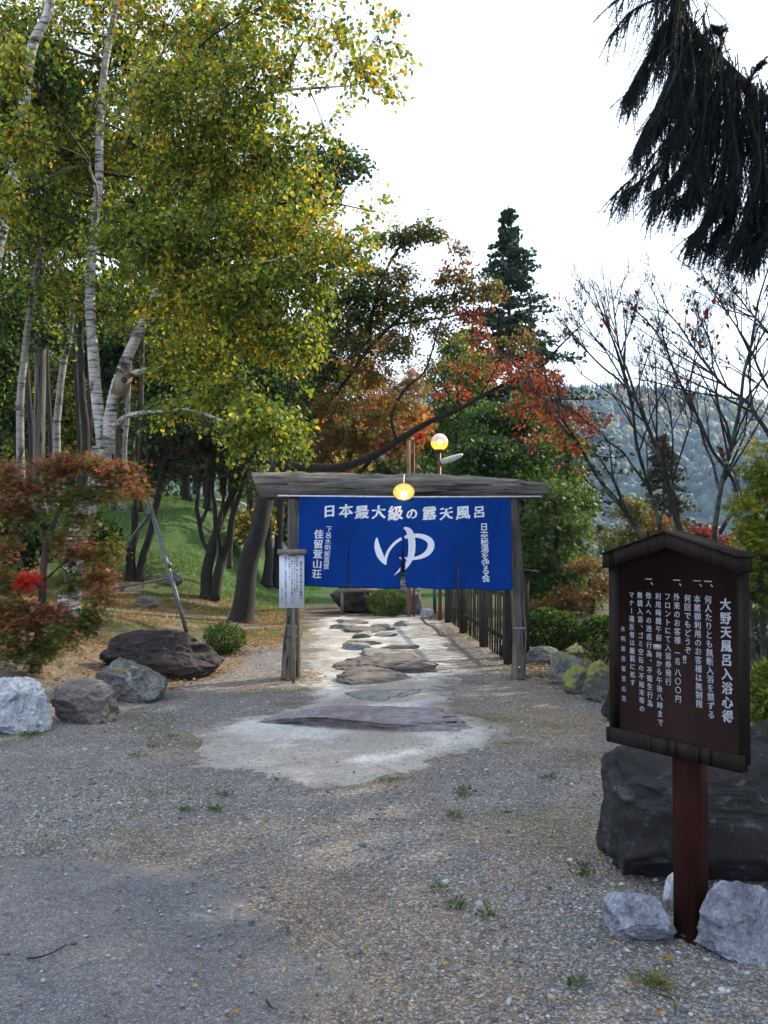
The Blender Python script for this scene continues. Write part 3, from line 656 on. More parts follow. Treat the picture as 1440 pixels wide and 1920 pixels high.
def stroke(pts, A, layer):
    p = np.array([(x, y) for x, y, w in pts], float); w = np.array([w for *_, w in pts], float)
    c = curve(np.column_stack([p, w]), 40); t = np.gradient(c[:, :2], axis=0); t /= np.linalg.norm(t, axis=1)[:, None]; n = np.stack([-t[:, 1], t[:, 0]], 1)
    rows = []
    for s in (-.5, -.17, .17, .5): rows.append(c[:, :2] + n * (c[:, 2:3] * s))
    Q = np.stack(rows, 1).reshape(-1, 2); uv = np.array([zoomuv(a_, b_) for a_, b_ in Q])
    # the print is cut by the middle slit: move each side with its panel
    g = .010 * 1.1 * smooth(.40, 1, uv[:, 1]); side = uv[:, 0] < SL[2]
    uu = uv[:, 0] - np.where(side, 1, -1) * g * np.clip(1 - np.abs(uv[:, 0] - SL[2]) / .06, 0, 1)
    F = gridF(40, 4); fs = side[F]; F = F[(fs.all(1)) | (~fs).all(1) | ((uv[F][:, :, 1] < .42).all(1))]
    A.add(cloth_pt(uu, uv[:, 1], .004 + layer * .0006), F)
A = Acc()
stroke([(538, 300, 5), (536, 325, 22), (541, 365, 38), (557, 410, 42), (578, 445, 30), (596, 468, 10)], A, 0)
stroke([(592, 470, 14), (594, 430, 18), (615, 378, 17), (660, 328, 18), (715, 300, 20), (775, 289, 24), (835, 296, 32), (878, 322, 40), (884, 362, 42), (858, 402, 34), (812, 428, 24), (760, 438, 18), (716, 436, 16), (686, 428, 6)], A, 1)
stroke([(707, 240, 4), (722, 243, 20), (745, 262, 38), (758, 305, 46), (762, 355, 46), (756, 410, 44), (735, 460, 34), (702, 500, 20), (652, 539, 2)], A, 2)
A.mk('lettering', LETTER, noren, label='huge white hiragana ゆ in the middle of the curtain')
V, F = tube([P(521, 929.5, NY - .01), P(770, 932, NY + .012), P(1016, 931, NY - .01)], .0085, 10); mk('hanging_rod', V, F, WHITEROD, noren, smooth_=True)

# hanging lamp on the beam
hl = thing('hanging_lamp', 'lit lamp with a cream enamel dish shade hanging in front of the beam middle', 'lamp', P(757, 905, 9.6))
c0 = P(757, 925, 9.58); tilt = -rad(50)
prof = [(.012, .062), (.03, .06), (.034, .035), (.055, .027), (.085, .012), (.108, -.004), (.112, -.012), (.107, -.009), (.083, .006), (.05, .020), (.03, .024)]
a = np.linspace(0, 2 * math.pi, 40, endpoint=False)
Rm = np.array([[1, 0, 0], [0, math.cos(tilt), math.sin(tilt)], [0, -math.sin(tilt), math.cos(tilt)]]).T
V = np.array([[r * math.cos(t), r * math.sin(t), z] for r, z in prof for t in a]) @ Rm.T + c0 + np.array([0, 0, .02])
i = np.arange(len(prof) - 1)[:, None] * 40; j = np.arange(40)[None]; j2 = (j + 1) % 40
shd = mk('lamp_shade', V, np.stack([i + j, i + j2, i + 40 + j2, i + 40 + j], -1).reshape(-1, 4), CREAM, hl, smooth_=True)
V = I3[0] * np.array([.036, .036, .042]) + c0 + np.array([0, 0, -.02]) @ Rm.T * 1 + np.array([0, -.02, -.004]); mk('bulb', V, I3[1], BULB, shd, smooth_=True)
V, F = tube([P(757, 917, 9.62), P(757, 905, 9.64), P(758, 890, 9.72)], .006, 8); mk('stem', V, F, METAL_WHITE, hl)
V, F = tube(curve([P(758, 904, 9.72), P(761, 895, 9.72), P(765, 888, 9.76), P(772, 886, 9.85), P(778, 889, 9.95)], 16), .005, 6); mk('cable', V, F, WIRE, hl)

# notice board tied to the left post
nb = thing('notice_board', 'white notice in black columns of writing on a stake before the left gate post', 'sign', (P(548, 1272, 9.5)[0], 9.5, 0))
ND = 9.48
q0, q1 = P(523.5, 1041, ND), P(570, 1140, ND)
V, F = box(((q0[0] + q1[0]) / 2, ND + .012, (q0[2] + q1[2]) / 2), (q1[0] - q0[0], .014, q0[2] - q1[2])); mk('panel', V, F, WHITE_BOARD, nb)
V, F = box((P(547.5, 1034, ND)[0], ND + .01, P(547, 1034.5, ND)[2]), (53 / FPX * ND, .09, 9 / FPX * ND)); mk('roof', V, F, WOOD_TAN, nb)
s0 = P(550, 1272, ND + .03); V, F = box((s0[0], ND + .035, (P(550, 1040, ND)[2]) / 2), (.030, .028, P(550, 1040, ND)[2])); mk('stake', V, F, WOOD_TAN, nb)
s0 = P(559.5, 1272, ND + .3); V, F = box((s0[0], ND + .3, .62), (.022, .025, 1.26)); mk('stake', V, F, WOOD_TAN, nb)
def ntext(text, x, y0, y1, size, mat, lb=None):
    A = Acc(); n = len(text)
    for i, ch in enumerate(text):
        if ch == ' ': continue
        q = P(500 + x / 7.111, 1010 + (y0 + (y1 - y0) * i / (n - 1)) / 7.111, ND); w = size / 7.111 / FPX * ND
        put(A, ch, q[0], q[2], w, w, lambda u, v: np.stack([u, np.full(np.shape(u), ND - .0005), v], -1), .01)
    A.mk('lettering', mat, nb, label=lb)
ntext('露天風呂御利用のお客様へ', 459, 320, 800, 38, INK)
ntext('ご利用時間 朝八時から夜八時まで', 404, 232, 700, 27, INK)
ntext('時以後の方は受付フロントへ', 372, 232, 650, 26, INK)
ntext('お申込', 373, 668, 715, 27, INK_RED, 'red characters in the notice text')
ntext('して下さい', 374, 745, 880, 24, INK)
ntext('尚、無断入浴の場合は罰金をお頂戴致します、', 338, 236, 885, 26, INK)
ntext('警察に通報いたします', 302, 236, 545, 26, INK)
ntext('入場チケット 近隣の方の御利用はご遠慮ねがいます', 252, 236, 885, 26, INK)
ntext('水明館 佳留萱山荘', 203, 670, 860, 18, INK)

# ------------------------------------------------------------------ the rules board at right
PL = P(1144, 1300, 3.71); PR = P(1395, 1300, 3.21)
uax = np.array([PR[0] - PL[0], PR[1] - PL[1], 0]); BW = np.linalg.norm(uax); uax /= BW; nax = np.array([uax[1], -uax[0], 0]); zax = np.array([0, 0, 1.])
if nax @ np.array([-1, -3, 0]) < 0: nax = -nax
zb, zt = .709, 1.388; bc = (PL + PR) / 2; bc[2] = 0
RB = np.stack([uax, -nax, zax], 1)
def bp(u, n, z): return bc + uax * u + nax * n + zax * z      # u along the board, n towards the viewer
rb_ = thing('rules_board', 'dark brown wooden rules board with gabled top and white Japanese writing on a red-brown post', 'sign', bc - nax * .075)
def bbox_(u0, u1, n0, n1, z0, z1): return box(bp((u0 + u1) / 2, (n0 + n1) / 2, (z0 + z1) / 2), (u1 - u0, abs(n1 - n0), z1 - z0), RB)
V = [bp(-BW / 2 + .004, n, z) for n in (-.012, -.028) for z in (0, 0)]; 
hw = BW / 2; pk = 1.485
poly = [(-hw + .004, zb + .02), (hw - .004, zb + .02), (hw - .004, zt + .01), (0, pk), (-hw + .004, zt + .01)]
V = [bp(u, n, z) for n in (-.012, -.03) for u, z in poly]
F4 = np.array([[k, (k + 1) % 5, (k + 1) % 5 + 5, k + 5] for k in range(5)])
F3 = np.array([[0, 1, 2], [0, 2, 3], [0, 3, 4], [5, 7, 6], [5, 8, 7], [5, 9, 8]])
mk('board_face', V, [F4, F3], SIGN_FACE, rb_)
for s in (-1, 1):
    V, F = bbox_(s * hw - (0 if s < 0 else .026), s * hw + (.040 if s < 0 else 0), .004 if s < 0 else -.004, -.035, zb, zt + .005); mk('side_frame', V, F, SIGN_FRAME, rb_)
V, F = bbox_(-hw + .0, hw, .024, -.02, zb - .02, zb + .036); mk('bottom_frame', V, F, SIGN_FRAME, rb_)
for s in (-1, 1):
    e = s * (hw + .004); pts = [(0, 1.512), (e, 1.425), (e, 1.372), (0, 1.459)]
    V = [bp(u, n, z) for n in (.035, -.05) for u, z in pts]
    mk('roof_board', V, np.array([[0, 1, 2, 3], [7, 6, 5, 4], [0, 4, 5, 1], [1, 5, 6, 2], [2, 6, 7, 3], [3, 7, 4, 0]]), SIGN_FRAME, rb_)
    pts = [(0, 1.520), (e * 1.012, 1.4325), (e * 1.012, 1.426), (0, 1.5135)]
    V = [bp(u, n, z) for n in (.042, -.075) for u, z in pts]
    mk('roof_cap', V, np.array([[0, 1, 2, 3], [7, 6, 5, 4], [0, 4, 5, 1], [1, 5, 6, 2], [2, 6, 7, 3], [3, 7, 4, 0]]), SIGN_FRAME, rb_)
V, F = bbox_(-.045 + .012, .045 + .012, -.0385, -.126, -.05, 1.35); mk('post', V, F, SIGN_POST, rb_)
def boardhit(px, py):
    rx = (px - 720) / FPX; u = (960 - py) / FPX; ray = np.array([rx, CP - u * SP, SP + u * CP]); o = np.array([0, 0, EYE])
    p0 = bp(0, -.0112, 1); t = ((p0 - o) @ nax) / (ray @ nax); q = o + ray * t; return (q - bc) @ uax, q[2]
def bcol(text, xt, yt, xb, yb, wz, lb=None, off=.02, mat=LETTER_S, brush=0.):
    """column of text: centres of first and last character in the enlarged view (scale 4.5, origin 1120,980)"""
    A = Acc(); n = len(text)
    u0, z0 = boardhit(1120 + xt / 4.5, 980 + yt / 4.5); u1, z1 = boardhit(1120 + xb / 4.5, 980 + yb / 4.5)
    zz = (z0 - z1) / max(n - 1, 1); w = wz * zz if n > 1 else wz
    for i, ch in enumerate(text):
        if ch == ' ': continue
        f = i / max(n - 1, 1)
        put(A, ch, u0 + (u1 - u0) * f, z0 + (z1 - z0) * f, w, w, lambda u, v: bc + u[:, None] * uax + nax * -.0112 + v[:, None] * zax, off, brush)
    return A
def bmk(As, lb):
    B = Acc()
    for A in As:
        if A.V: B.add(np.concatenate(A.V), A.F)
    B.mk('lettering', LETTER_S, rb_, label=lb)
bmk([bcol('大野天風呂入浴心得', 1080, 690, 1100, 1635, .92, off=.034, brush=.07)], 'larger heading column 大野天風呂入浴心得')
def head(x, y): return [bcol('一', x, y, x, y, .034), bcol('、', x + 14, y + 52, x + 14, y + 52, .034)]
bmk(head(933, 497) + [bcol('何人たりとも無断入浴を禁ずる', 934, 650, 962, 1622, .97)], 'column 何人たりとも無断入浴を禁ずる')
bmk(head(841, 493) + [bcol('本館御利用のお客様は無制限', 842, 645, 860, 1530, .95)], 'column 本館御利用のお客様は無制限')
bmk([bcol('何回でもどうぞ', 760, 640, 764, 1078, .94), bcol('!', 756, 1155, 756, 1155, .040), bcol('!', 772, 1155, 772, 1155, .040)], 'column 何回でもどうぞ!!')
bmk(head(669, 487) + [bcol('外来のお客様', 669, 628, 676, 992, .92), bcol('一名', 674, 1100, 677, 1170, .90), bcol('八〇〇円', 679, 1265, 683, 1488, .88)], 'column 外来のお客様 一名 八〇〇円')
bmk([bcol('フロントにて入浴券発行', 592, 625, 600, 1342, .90)], 'column フロントにて入浴券発行')
bmk([bcol('利用時間午前', 513, 622, 518, 970, .88), bcol('時から午後八時まで', 519, 1118, 531, 1685, .88)], 'column 利用時間午前 時から午後八時まで')
bmk(head(431, 478) + [bcol('他人への迷惑行為、不衛生行為', 431, 615, 445, 1525, .86)], 'column 他人への迷惑行為、不衛生行為')
bmk([bcol('無銭入浴、ゴミ空缶の不始末等の', 358, 612, 377, 1570, .86)], 'column 無銭入浴、ゴミ空缶の不始末等の')
bmk([bcol('マナー違反者は厳罰に処す', 288, 610, 299, 1350, .86)], 'column マナー違反者は厳罰に処す')
bmk([bcol('水明館佳留萱山荘', 216, 896, 225, 1485, .58)], 'small column 水明館佳留萱山荘')
u, z = boardhit(1120 + 512 / 4.5, 980 + 1050 / 4.5); V, F = box(bp(u, -.008, z), (.034, .005, .020), RB); V = V + np.random.default_rng(1).normal(0, .0012, V.shape); mk('peeled_patch', V, F, m_flat('grey_peeling_tape', (.25, .26, .25)), rb_)

# ------------------------------------------------------------------ fence, posts, lamps, frame
A0, A1 = G(836, 1167), G(948, 1246)
fe = thing('picket_fence', 'dark weathered wooden picket fence along the right side of the path behind the curtain', 'fence', (A0 + A1) / 2)
fd = A1 - A0; fl = np.linalg.norm(fd[:2]); fdir = np.array([fd[0], fd[1], 0]) / fl; fang = math.atan2(fdir[1], fdir[0]); RF = rotz(fang)
r = random.Random(4); t = .0
A1e = fl
while t < A1e:
    q = A0 + fdir * t; h = 1.02 + r.uniform(-.05, .05); w = r.uniform(.05, .07)
    V, F = box((q[0], q[1], q[2] + h / 2 - .02 + .05), (w, .014, h - .05), rotz(fang + r.uniform(-.06, .06))); V[4:, 0] += r.uniform(-.015, .015)
    mk('picket', V, F, WOOD_FENCE, fe); t += w + r.uniform(.09, .16)
for hgt in (.28, .80):
    q = A0 + fdir * A1e / 2; nrm = np.array([-fdir[1], fdir[0], 0]); V, F = box((q + nrm * .035) + np.array([0, 0, hgt]), (A1e, .03, .05), RF); mk('rail', V, F, WOOD_FENCE, fe)
for tt in (0.02, 1.75, 3.6, A1e - .02):
    q = A0 + fdir * tt - np.array([-fdir[1], fdir[0], 0]) * -.04; V, F = tube([q + np.array([0, 0, -.1]), q + np.array([0, 0, .5]), q + np.array([0, 0, 1.12])], [.065, .06, .055], 14, True, .08, int(tt * 10)); mk('post', V, F, WOOD_FENCE, fe, smooth_=True)
cp = thing('capped_post', 'slim wooden post with a small slanted cap board just behind the right gate post', 'post', G(987, 1228))
q = WL[cp.name]; topz = P(987, 1072, q[1])[2]
V, F = box((q[0], q[1], q[2] + (topz - q[2]) / 2), (.07, .06, topz - q[2])); mk('shaft', V, F, WOOD_FENCE, cp)
V, F = box((q[0] + .02, q[1], topz + .015), (.26, .20, .025), np.array([[math.cos(.16), 0, math.sin(.16)], [0, 1, 0], [-math.sin(.16), 0, math.cos(.16)]])); mk('cap_board', V, F, WOOD_FENCE, cp)
# globe lamp
q = G(825, 1163); gl = thing('globe_lamp', 'glowing amber globe lamp on a thin brown pole rising behind the gate', 'lamp', q)
zt_ = P(824, 829, q[1])[2]; rg_ = 16.2 / FPX * q[1]; xt = P(824, 829, q[1])[0]
V, F = tube([q + np.array([0, 0, -.05]), np.array([(q[0] + xt) / 2, q[1], zt_ / 2]), np.array([xt, q[1], zt_ - rg_ * .95])], [.036, .03, .026], 12); mk('pole', V, F, COPPER, gl, smooth_=True)
gv, gf = I3; low = gv[gf][:, :, 2].max(1) < .16
glass = m_flat('clear_globe_glass', (.75, .6, .55), .08, emis=(1, .62, .45), es=.25, nz=.05)
gc = np.array([xt, q[1], zt_])
mk('amber_bowl', gv * rg_ + gc, gf[low], AMBER, gl, smooth_=True); dome = mk('clear_dome', gv * rg_ + gc, gf[~low], glass, gl, smooth_=True)
mk('bulb', gv * rg_ * .36 + gc + np.array([0, -rg_ * .70, -.005]), gf, BULB, dome, smooth_=True)
V, F = tube([gc - np.array([0, 0, rg_ * 1.08]), gc - np.array([0, 0, rg_ * .86])], [.06, .085], 16); mk('collar', V, F, COPPER, gl)
e0, e1 = P(826, 866, q[1]), P(868, 852, q[1]); c_ = curve([e0, (e0 + e1) / 2 + np.array([0, 0, -.012]), e1], 14); V, F = tube(c_, [.03, .05, .055, .055, .055, .055, .055, .055, .05, .048, .045, .04, .03, .01], 14)
mk('lamp_arm', V, F, METAL_WHITE, gl, smooth_=True, label='white tubular floodlight arm pointing right')
# timber pole pair
q = G(766, 1157); tp = thing('twin_pole', 'pair of slim reddish timber poles standing behind the middle of the beam', 'pole', q)
for px, w, m_ in ((766, 7.5, m_wood('reddish_pole_wood', (.22, .11, .08), (.40, .24, .18), (20, 20, 1.5), cracks=False)), (776, 3.5, COPPER)):
    x = P(px, 826, q[1])[0]; z = P(px, 826 if px < 770 else 829, q[1])[2]; V, F = box((x, q[1], z / 2), (w / FPX * q[1], .07, z)); mk('pole', V, F, m_, tp)
# green stake behind the lamp pole
q = G(815, 1150); V, F = tube([q, q + np.array([0, 0, .55])], .035, 10); mk('stake', V, F, m_flat('green_painted_stake', (.02, .09, .07)), smooth_=True, label='short green stake just left of the globe lamp pole base', cat='stake')
# frame in front of the dark boulder
q = G(676, 1152); wf = thing('wooden_frame', 'low grey wooden frame of two legs and a top bar before the dark boulder', 'frame', q)
for px in (641, 711):
    x = P(px, 1150, q[1])[0]; V, F = box((x, q[1], .24), (.055, .055, .50)); mk('leg', V, F, WOOD_TAN, wf)
zt2 = P(676, 1107, q[1])[2]; V, F = box((q[0], q[1], zt2), (.86, .07, .06)); mk('top_bar', V, F, WOOD_TAN, wf)
# steel tripod
b0 = G(350, 1186); tpz = P(274, 925, b0[1] + .3)
tp2 = thing('steel_tripod', 'grey steel tripod of leaning pipes with a crossbar standing behind the dark brown boulder', 'tripod', b0)
V, F = tube([b0, P(335, 1130, b0[1] + .05), P(274, 925, b0[1] + .3)], .03, 12); mk('leg', V, F, METAL_GREY, tp2, smooth_=True)
V, F = tube([b0 + np.array([-.03, .07, 0]), P(272, 925, b0[1] + .33)], .014, 8); mk('leg_rail', V, F, METAL_GREY, tp2, smooth_=True)
b1 = G(196, 1078); V, F = tube([b1, P(286, 958, b0[1] + .3)], .032, 12); mk('leg', V, F, METAL_GREY, tp2, smooth_=True)
V, F = tube([P(212, 1104, b1[1] * .5 + b0[1] * .5), P(318, 1084, b0[1] + .12)], .018, 10); mk('crossbar', V, F, METAL_GREY, tp2, smooth_=True)
V, F = box(P(281, 962, b0[1] + .26), (.11, .07, .12), rotz(.3)); mk('bracket', V, F, METAL_GREY, tp2)
V, F = tube([P(316, 1055, b0[1] + .13), P(319, 1064, b0[1] + .13)], .04, 12); mk('clamp', V, F, METAL_GREY, tp2)

# ------------------------------------------------------------------ trees
G_ = {'yg': (.24, .27, .028), 'g': (.085, .135, .02), 'dg': (.03, .065, .014), 'y': (.55, .40, .035), 'o': (.60, .26, .035), 'r': (.28, .035, .02), 'br': (.17, .085, .03), 'dr': (.10, .018, .018), 'ol': (.10, .10, .025), 'rr': (.55, .03, .015), 'ro': (.32, .075, .033), 'vd': (.012, .024, .008)}
def pal(*kw):
    return [G_[k] for k, w in kw], [w for k, w in kw]
def D(seq): return [P(*s) for s in seq]
def arr(limb, n=26): return curve(limb, n)
def fill(clusters, limbpts, r, leafsize, shape, droop=.4, flat=.35, lp=None, twr=.006):
    TW, LV = [], []
    for cl in clusters:
        c, R, nt, nl, (cols, w) = np.asarray(cl[0], float), np.asarray(cl[1], float), cl[2], cl[3], cl[4]
        sz = cl[5] if len(cl) > 5 else leafsize
        if limbpts is not None:
            d = np.linalg.norm((limbpts - c) * np.array([1, 1, 1.2]), axis=1) + r.uniform(0, .1, len(limbpts)); s0 = limbpts[d.argmin()]
        else: s0 = c - R * np.array([0, 0, .5])
        main = curve([s0, s0 * .5 + c * .5 + np.array([0, 0, .06 * np.linalg.norm(c - s0)]), c], 12)
        TW.append((np.stack([main[[0, 3, 7, 11]]]), np.array([[.018, .014, .010, .005]]) * min(1.5, max(.5, np.linalg.norm(c - s0)))))
        e = unit(r.normal(size=(nt, 3))) * r.uniform(.25, 1, (nt, 1)) ** .5; e = c + e * R
        s = main[r.integers(5, 12, nt)] * .55 + (c + (e - c) * .15) * .45 if np.linalg.norm(c - s0) > R.max() * .6 else c + (e - c) * .12 + r.normal(size=(nt, 3)) * R * .08
        L = np.linalg.norm(e - s, axis=1)[:, None]
        m1 = s + (e - s) * .35 + r.normal(size=(nt, 3)) * L * .08 + np.array([0, 0, .06]) * L; m2 = s + (e - s) * .7 + r.normal(size=(nt, 3)) * L * .08 + np.array([0, 0, .04]) * L
        e = e - np.array([0, 0, .12]) * L
        Pn = np.stack([s, m1, m2, e], 1); TW.append((Pn, np.tile([twr, twr * .75, twr * .5, twr * .25], (nt, 1))))
        tt = r.uniform(.3, 1.02, (nt, nl)) * 3; i = np.clip(tt.astype(int), 0, 2); f = (tt - i)[..., None]; ti = np.arange(nt)[:, None]
        pos = Pn[ti, i] * (1 - f) + Pn[ti, i + 1] * f; pos = (pos + r.normal(size=pos.shape) * sz * .9).reshape(-1, 3)
        dr = np.repeat(unit(e - s), nl, 0) * .6 + r.normal(size=(nt * nl, 3)) * .6 + np.array([0, 0, -droop]); LV.append(leaves(pos, dr, sz, shape, cols, w, flat, r))
    A = Acc()
    for Pn, rr in TW: A.add(*tubes(Pn, rr))
    B = Acc()
    for V, F, C in LV: B.add(V, F, C)
    return A, B
def tree(name, label, limbs, clusters, leafsize, shape, bark, seed, cat='tree', droop=.4, flat=.35, group=None, leafmat=None, lump=.07, sides=12, twr=.006):
    r = np.random.default_rng(seed); base = limbs[0][0][0]
    t = thing(name, label, cat, base, group); A = Acc(); pts = []
    for k, (p, r0, r1) in enumerate(limbs):
        n = 40 if k == 0 else 22; c = curve(p, n); s = np.linspace(0, 1, n); rr = r0 + (r1 - r0) * s
        c = c + (np.stack([vnoise(np.stack([s * 6 + k, s * 0 + j, s * 0], -1), seed + j) for j in range(3)], -1) - .5) * .10 * min(1, r0 * 8) * np.minimum(1, np.minimum(s * 6, 1))[:, None]
        if k == 0: rr = rr * (1 + .5 * np.exp(-s * 22))
        V, F = tube(c, rr, sides if r0 > .02 else 6, True, lump, seed + k); A.add(V, F); pts.append(c if k else c[8:])
    A.mk('trunk', bark, t, smooth_=True)
    if clusters:
        tw, lv = fill(clusters, np.vstack(pts), r, leafsize, shape, droop, flat, twr=twr)
        tw.mk('branches', BARK_DARK if bark in (BIRCH, BIRCH2) else bark, t, smooth_=True, kind='stuff'); lv.mk('crown', leafmat or LEAFM, t)
    return t
def cl(px, py, d, rx, ry, rd, nt, nl, p, *sz):
    return (P(px, py, d), (rx / FPX * d, rd, ry / FPX * d), nt, nl, p) + sz
BY = pal(('yg', 5), ('g', 4), ('y', 1.15), ('o', .5), ('dg', .8)); BG = pal(('g', 5), ('yg', 4.5), ('dg', 1.2), ('y', .6)); BYY = pal(('yg', 5), ('y', 1.8), ('o', .6), ('g', 2.5)); DG = pal(('dg', 5), ('vd', 4), ('g', 1.2), ('yg', .3)); BK = pal(('vd', 4), ('dg', 5), ('g', 1.6), ('yg', .8), ('y', .25)); BKY = pal(('dg', 3), ('g', 2), ('yg', 2), ('y', 1.2), ('o', .6), ('vd', 2))  # last three palettes darkened, putting woodland shade into the leaf colour

# 1 the big birch with the nest box
base = G(127, 1152); bd = base[1]
L1 = [D([(127, 1156, bd), (140, 1060, bd - .1), (160, 960, bd - .2), (182, 900, bd - .3), (197, 842, bd - .35)]), .155, .140]
limbs = [L1,
 (D([(194, 850, bd - .3), (184, 760, bd - .3), (178, 650, bd - .3), (170, 560, bd - .3), (173, 450, bd - .3), (182, 350, bd - .4), (185, 250, bd - .4), (196, 130, bd - .4), (216, 40, bd - .5), (236, -60, bd - .5), (245, -230, bd - .5)]), .088, .036),
 (D([(202, 850, bd - .4), (208, 780, bd - .5), (222, 710, bd - .6), (250, 640, bd - .7), (278, 585, bd - .8), (308, 505, bd - .9), (325, 410, bd - 1.0), (345, 325, bd - 1.1), (385, 250, bd - 1.2), (430, 168, bd - 1.3), (450, 60, bd - 1.4)]), .098, .02),
 (D([(212, 800, bd - .5), (240, 780, bd - 1.0), (290, 772, bd - 1.6), (350, 770, bd - 2.2), (420, 790, bd - 2.8)]), .04, .015),
 (D([(250, 700, bd - .7), (300, 690, bd - 1.0), (350, 668, bd - 1.5), (400, 620, bd - 2)]), .045, .015),
 (D([(175, 440, bd - .4), (182, 370, bd - 1.2), (165, 300, bd - 1.8)]), .03, .012),
 (D([(325, 420, bd - 1), (380, 400, bd - 1.6), (440, 410, bd - 2), (520, 380, bd - 2.4)]), .03, .01),
 (D([(345, 330, bd - 1.1), (420, 250, bd - 1.8), (500, 180, bd - 2.3), (590, 165, bd - 2.8), (660, 160, bd - 3)]), .03, .008),
 (D([(300, 520, bd - .9), (380, 500, bd - 1.5), (470, 495, bd - 2.2), (590, 470, bd - 2.8)]), .03, .008),
 (D([(185, 250, bd - .4), (250, 180, bd - 1.2), (330, 60, bd - 2)]), .03, .01),
 (D([(350, 320, bd - 1.2), (360, 200, bd - 1.9), (372, 90, bd - 2.4)]), .03, .01)]
d1 = bd - 1.8
C = []
rr_ = np.random.default_rng(17)
for (px, py, rx, ry, dd, nt, p) in (
   (60, 60, 120, 90, -.5, 60, BY), (190, 60, 110, 90, -1.0, 60, BY), (320, 50, 110, 90, -1.6, 66, BYY), (430, 60, 90, 80, -2.0, 55, BY), (40, 200, 110, 90, -1, 56, BY), (160, 200, 110, 90, -1.6, 60, BY),
   (290, 190, 110, 90, -2.0, 66, BY), (410, 190, 100, 85, -2.2, 66, BG), (500, 160, 70, 70, -2.4, 34, BY), (60, 340, 100, 80, -1, 44, BG), (200, 340, 110, 90, -1.8, 56, BY), (330, 330, 110, 90, -2.0, 66, BG),
   (450, 320, 100, 85, -2.2, 66, BY), (545, 300, 70, 70, -2.3, 40, BG), (260, 460, 100, 75, -2.0, 55, BG), (380, 460, 105, 80, -2.2, 66, BG), (500, 440, 100, 75, -2.4, 64, BY), (600, 430, 80, 60, -2.5, 40, BYY),
   (240, 560, 95, 60, -1.9, 40, BG), (350, 560, 100, 70, -2.2, 58, BYY), (470, 560, 95, 70, -2.4, 55, BG), (580, 530, 85, 60, -2.5, 40, BG), (665, 470, 50, 45, -2.5, 14, BY), (390, 650, 90, 55, -2.2, 42, BY), (500, 650, 80, 55, -2.4, 40, BYY),
   (585, 640, 60, 50, -2.4, 24, BG), (335, 690, 50, 40, -1.5, 18, BG), (400, 740, 80, 45, -2.4, 28, BG), (480, 780, 70, 45, -2.6, 34, BG), (540, 810, 50, 45, -2.6, 26, BG), (450, 840, 50, 30, -2.4, 10, BG), (330, 770, 70, 30, -1.9, 12, BG),
   (560, 100, 70, 60, -2.7, 13, BYY), (640, 90, 80, 70, -2.9, 16, BYY), (700, 60, 60, 60, -3.0, 9, BYY), (680, 150, 60, 45, -3.0, 11, BYY), (600, 20, 90, 50, -2.7, 16, BY), (500, 20, 70, 50, -2.5, 22, BY), (600, 250, 45, 40, -2.4, 6, BY), (585, 350, 40, 45, -2.4, 9, BY), (700, 400, 40, 40, -2.6, 4, BYY),
   (150, 460, 90, 70, -1.0, 20, BG), (40, 460, 90, 70, -.6, 24, BG), (110, 560, 90, 60, .6, 22, BG),
   (100, -120, 160, 110, -1, 50, BY), (330, -120, 160, 110, -1.6, 50, BY), (540, -130, 120, 90, -2, 26, BY), (-120, 60, 130, 160, -1, 50, BY), (-120, 330, 130, 150, -1, 50, BG), (200, -330, 200, 130, -1, 40, BY)):
    if 110 < px < 250 and -50 < py < 580: dd = .45
    C.append(cl(px + rr_.normal(0, 8), py + rr_.normal(0, 8), bd + dd + rr_.uniform(-.5, .7), rx * 1.3, ry * 1.3, .9, int(nt * 1.15), 30, p))
for (px, py, rx, ry, nt) in ((80, 150, 130, 90, 60), (250, 130, 130, 90, 60), (400, 130, 110, 90, 50), (120, 300, 130, 90, 55), (300, 300, 130, 90, 55), (450, 250, 100, 80, 46), (200, 430, 130, 80, 50), (380, 380, 120, 80, 50), (500, 380, 80, 70, 36), (60, 520, 120, 70, 40), (300, 520, 120, 70, 44), (450, 530, 110, 70, 44), (560, 470, 70, 60, 30), (420, 620, 110, 50, 34), (0, 60, 120, 90, 40), (520, 600, 80, 50, 26)):
    C.append(cl(px, py, bd + .9, rx, ry, .8, int(nt * .75), 30, pal(('dg', 5), ('g', 3), ('yg', 1), ('y', .4)), .085))  # inner leaves in darker greens, the crown's own shade put into their colour
for (px, py, rx, ry, nt) in ((20, 120, 60, 80, 22), (40, 260, 60, 70, 26), (10, 380, 50, 60, 20)): C.append(cl(px, py, bd - 2.6, rx, ry, .3, nt, 36, BY))
birch = tree('birch_tree', 'tall white-barked birch with a forked trunk carrying the nest box, yellow-green leaves', limbs, C, .066, 'ovate', BIRCH, 101, twr=.005)
q = P(228, 720, bd - 1.10); nbx = thing('nest_box', 'grey wooden nest box with a round hole fixed to the forked birch', 'nest box', q)
RR = rotz(.35) @ np.array([[math.cos(.28), 0, math.sin(.28)], [0, 1, 0], [-math.sin(.28), 0, math.cos(.28)]])
V, F = box(q, (.21, .36, .26), RR); mk('body', V, F, WOOD_TAN, nbx)
V, F = box(q + RR @ np.array([0, -.02, .14]), (.25, .42, .02), RR); mk('lid', V, F, WOOD_GREY_Z, nbx)
V, F = tube([q + RR @ np.array([.01, -.17, .03]), q + RR @ np.array([.01, -.186, .03])], .042, 20); mk('entrance_hole_shade', V, F, INK, nbx)  # dark disc on the solid front stands for the shade inside the hole

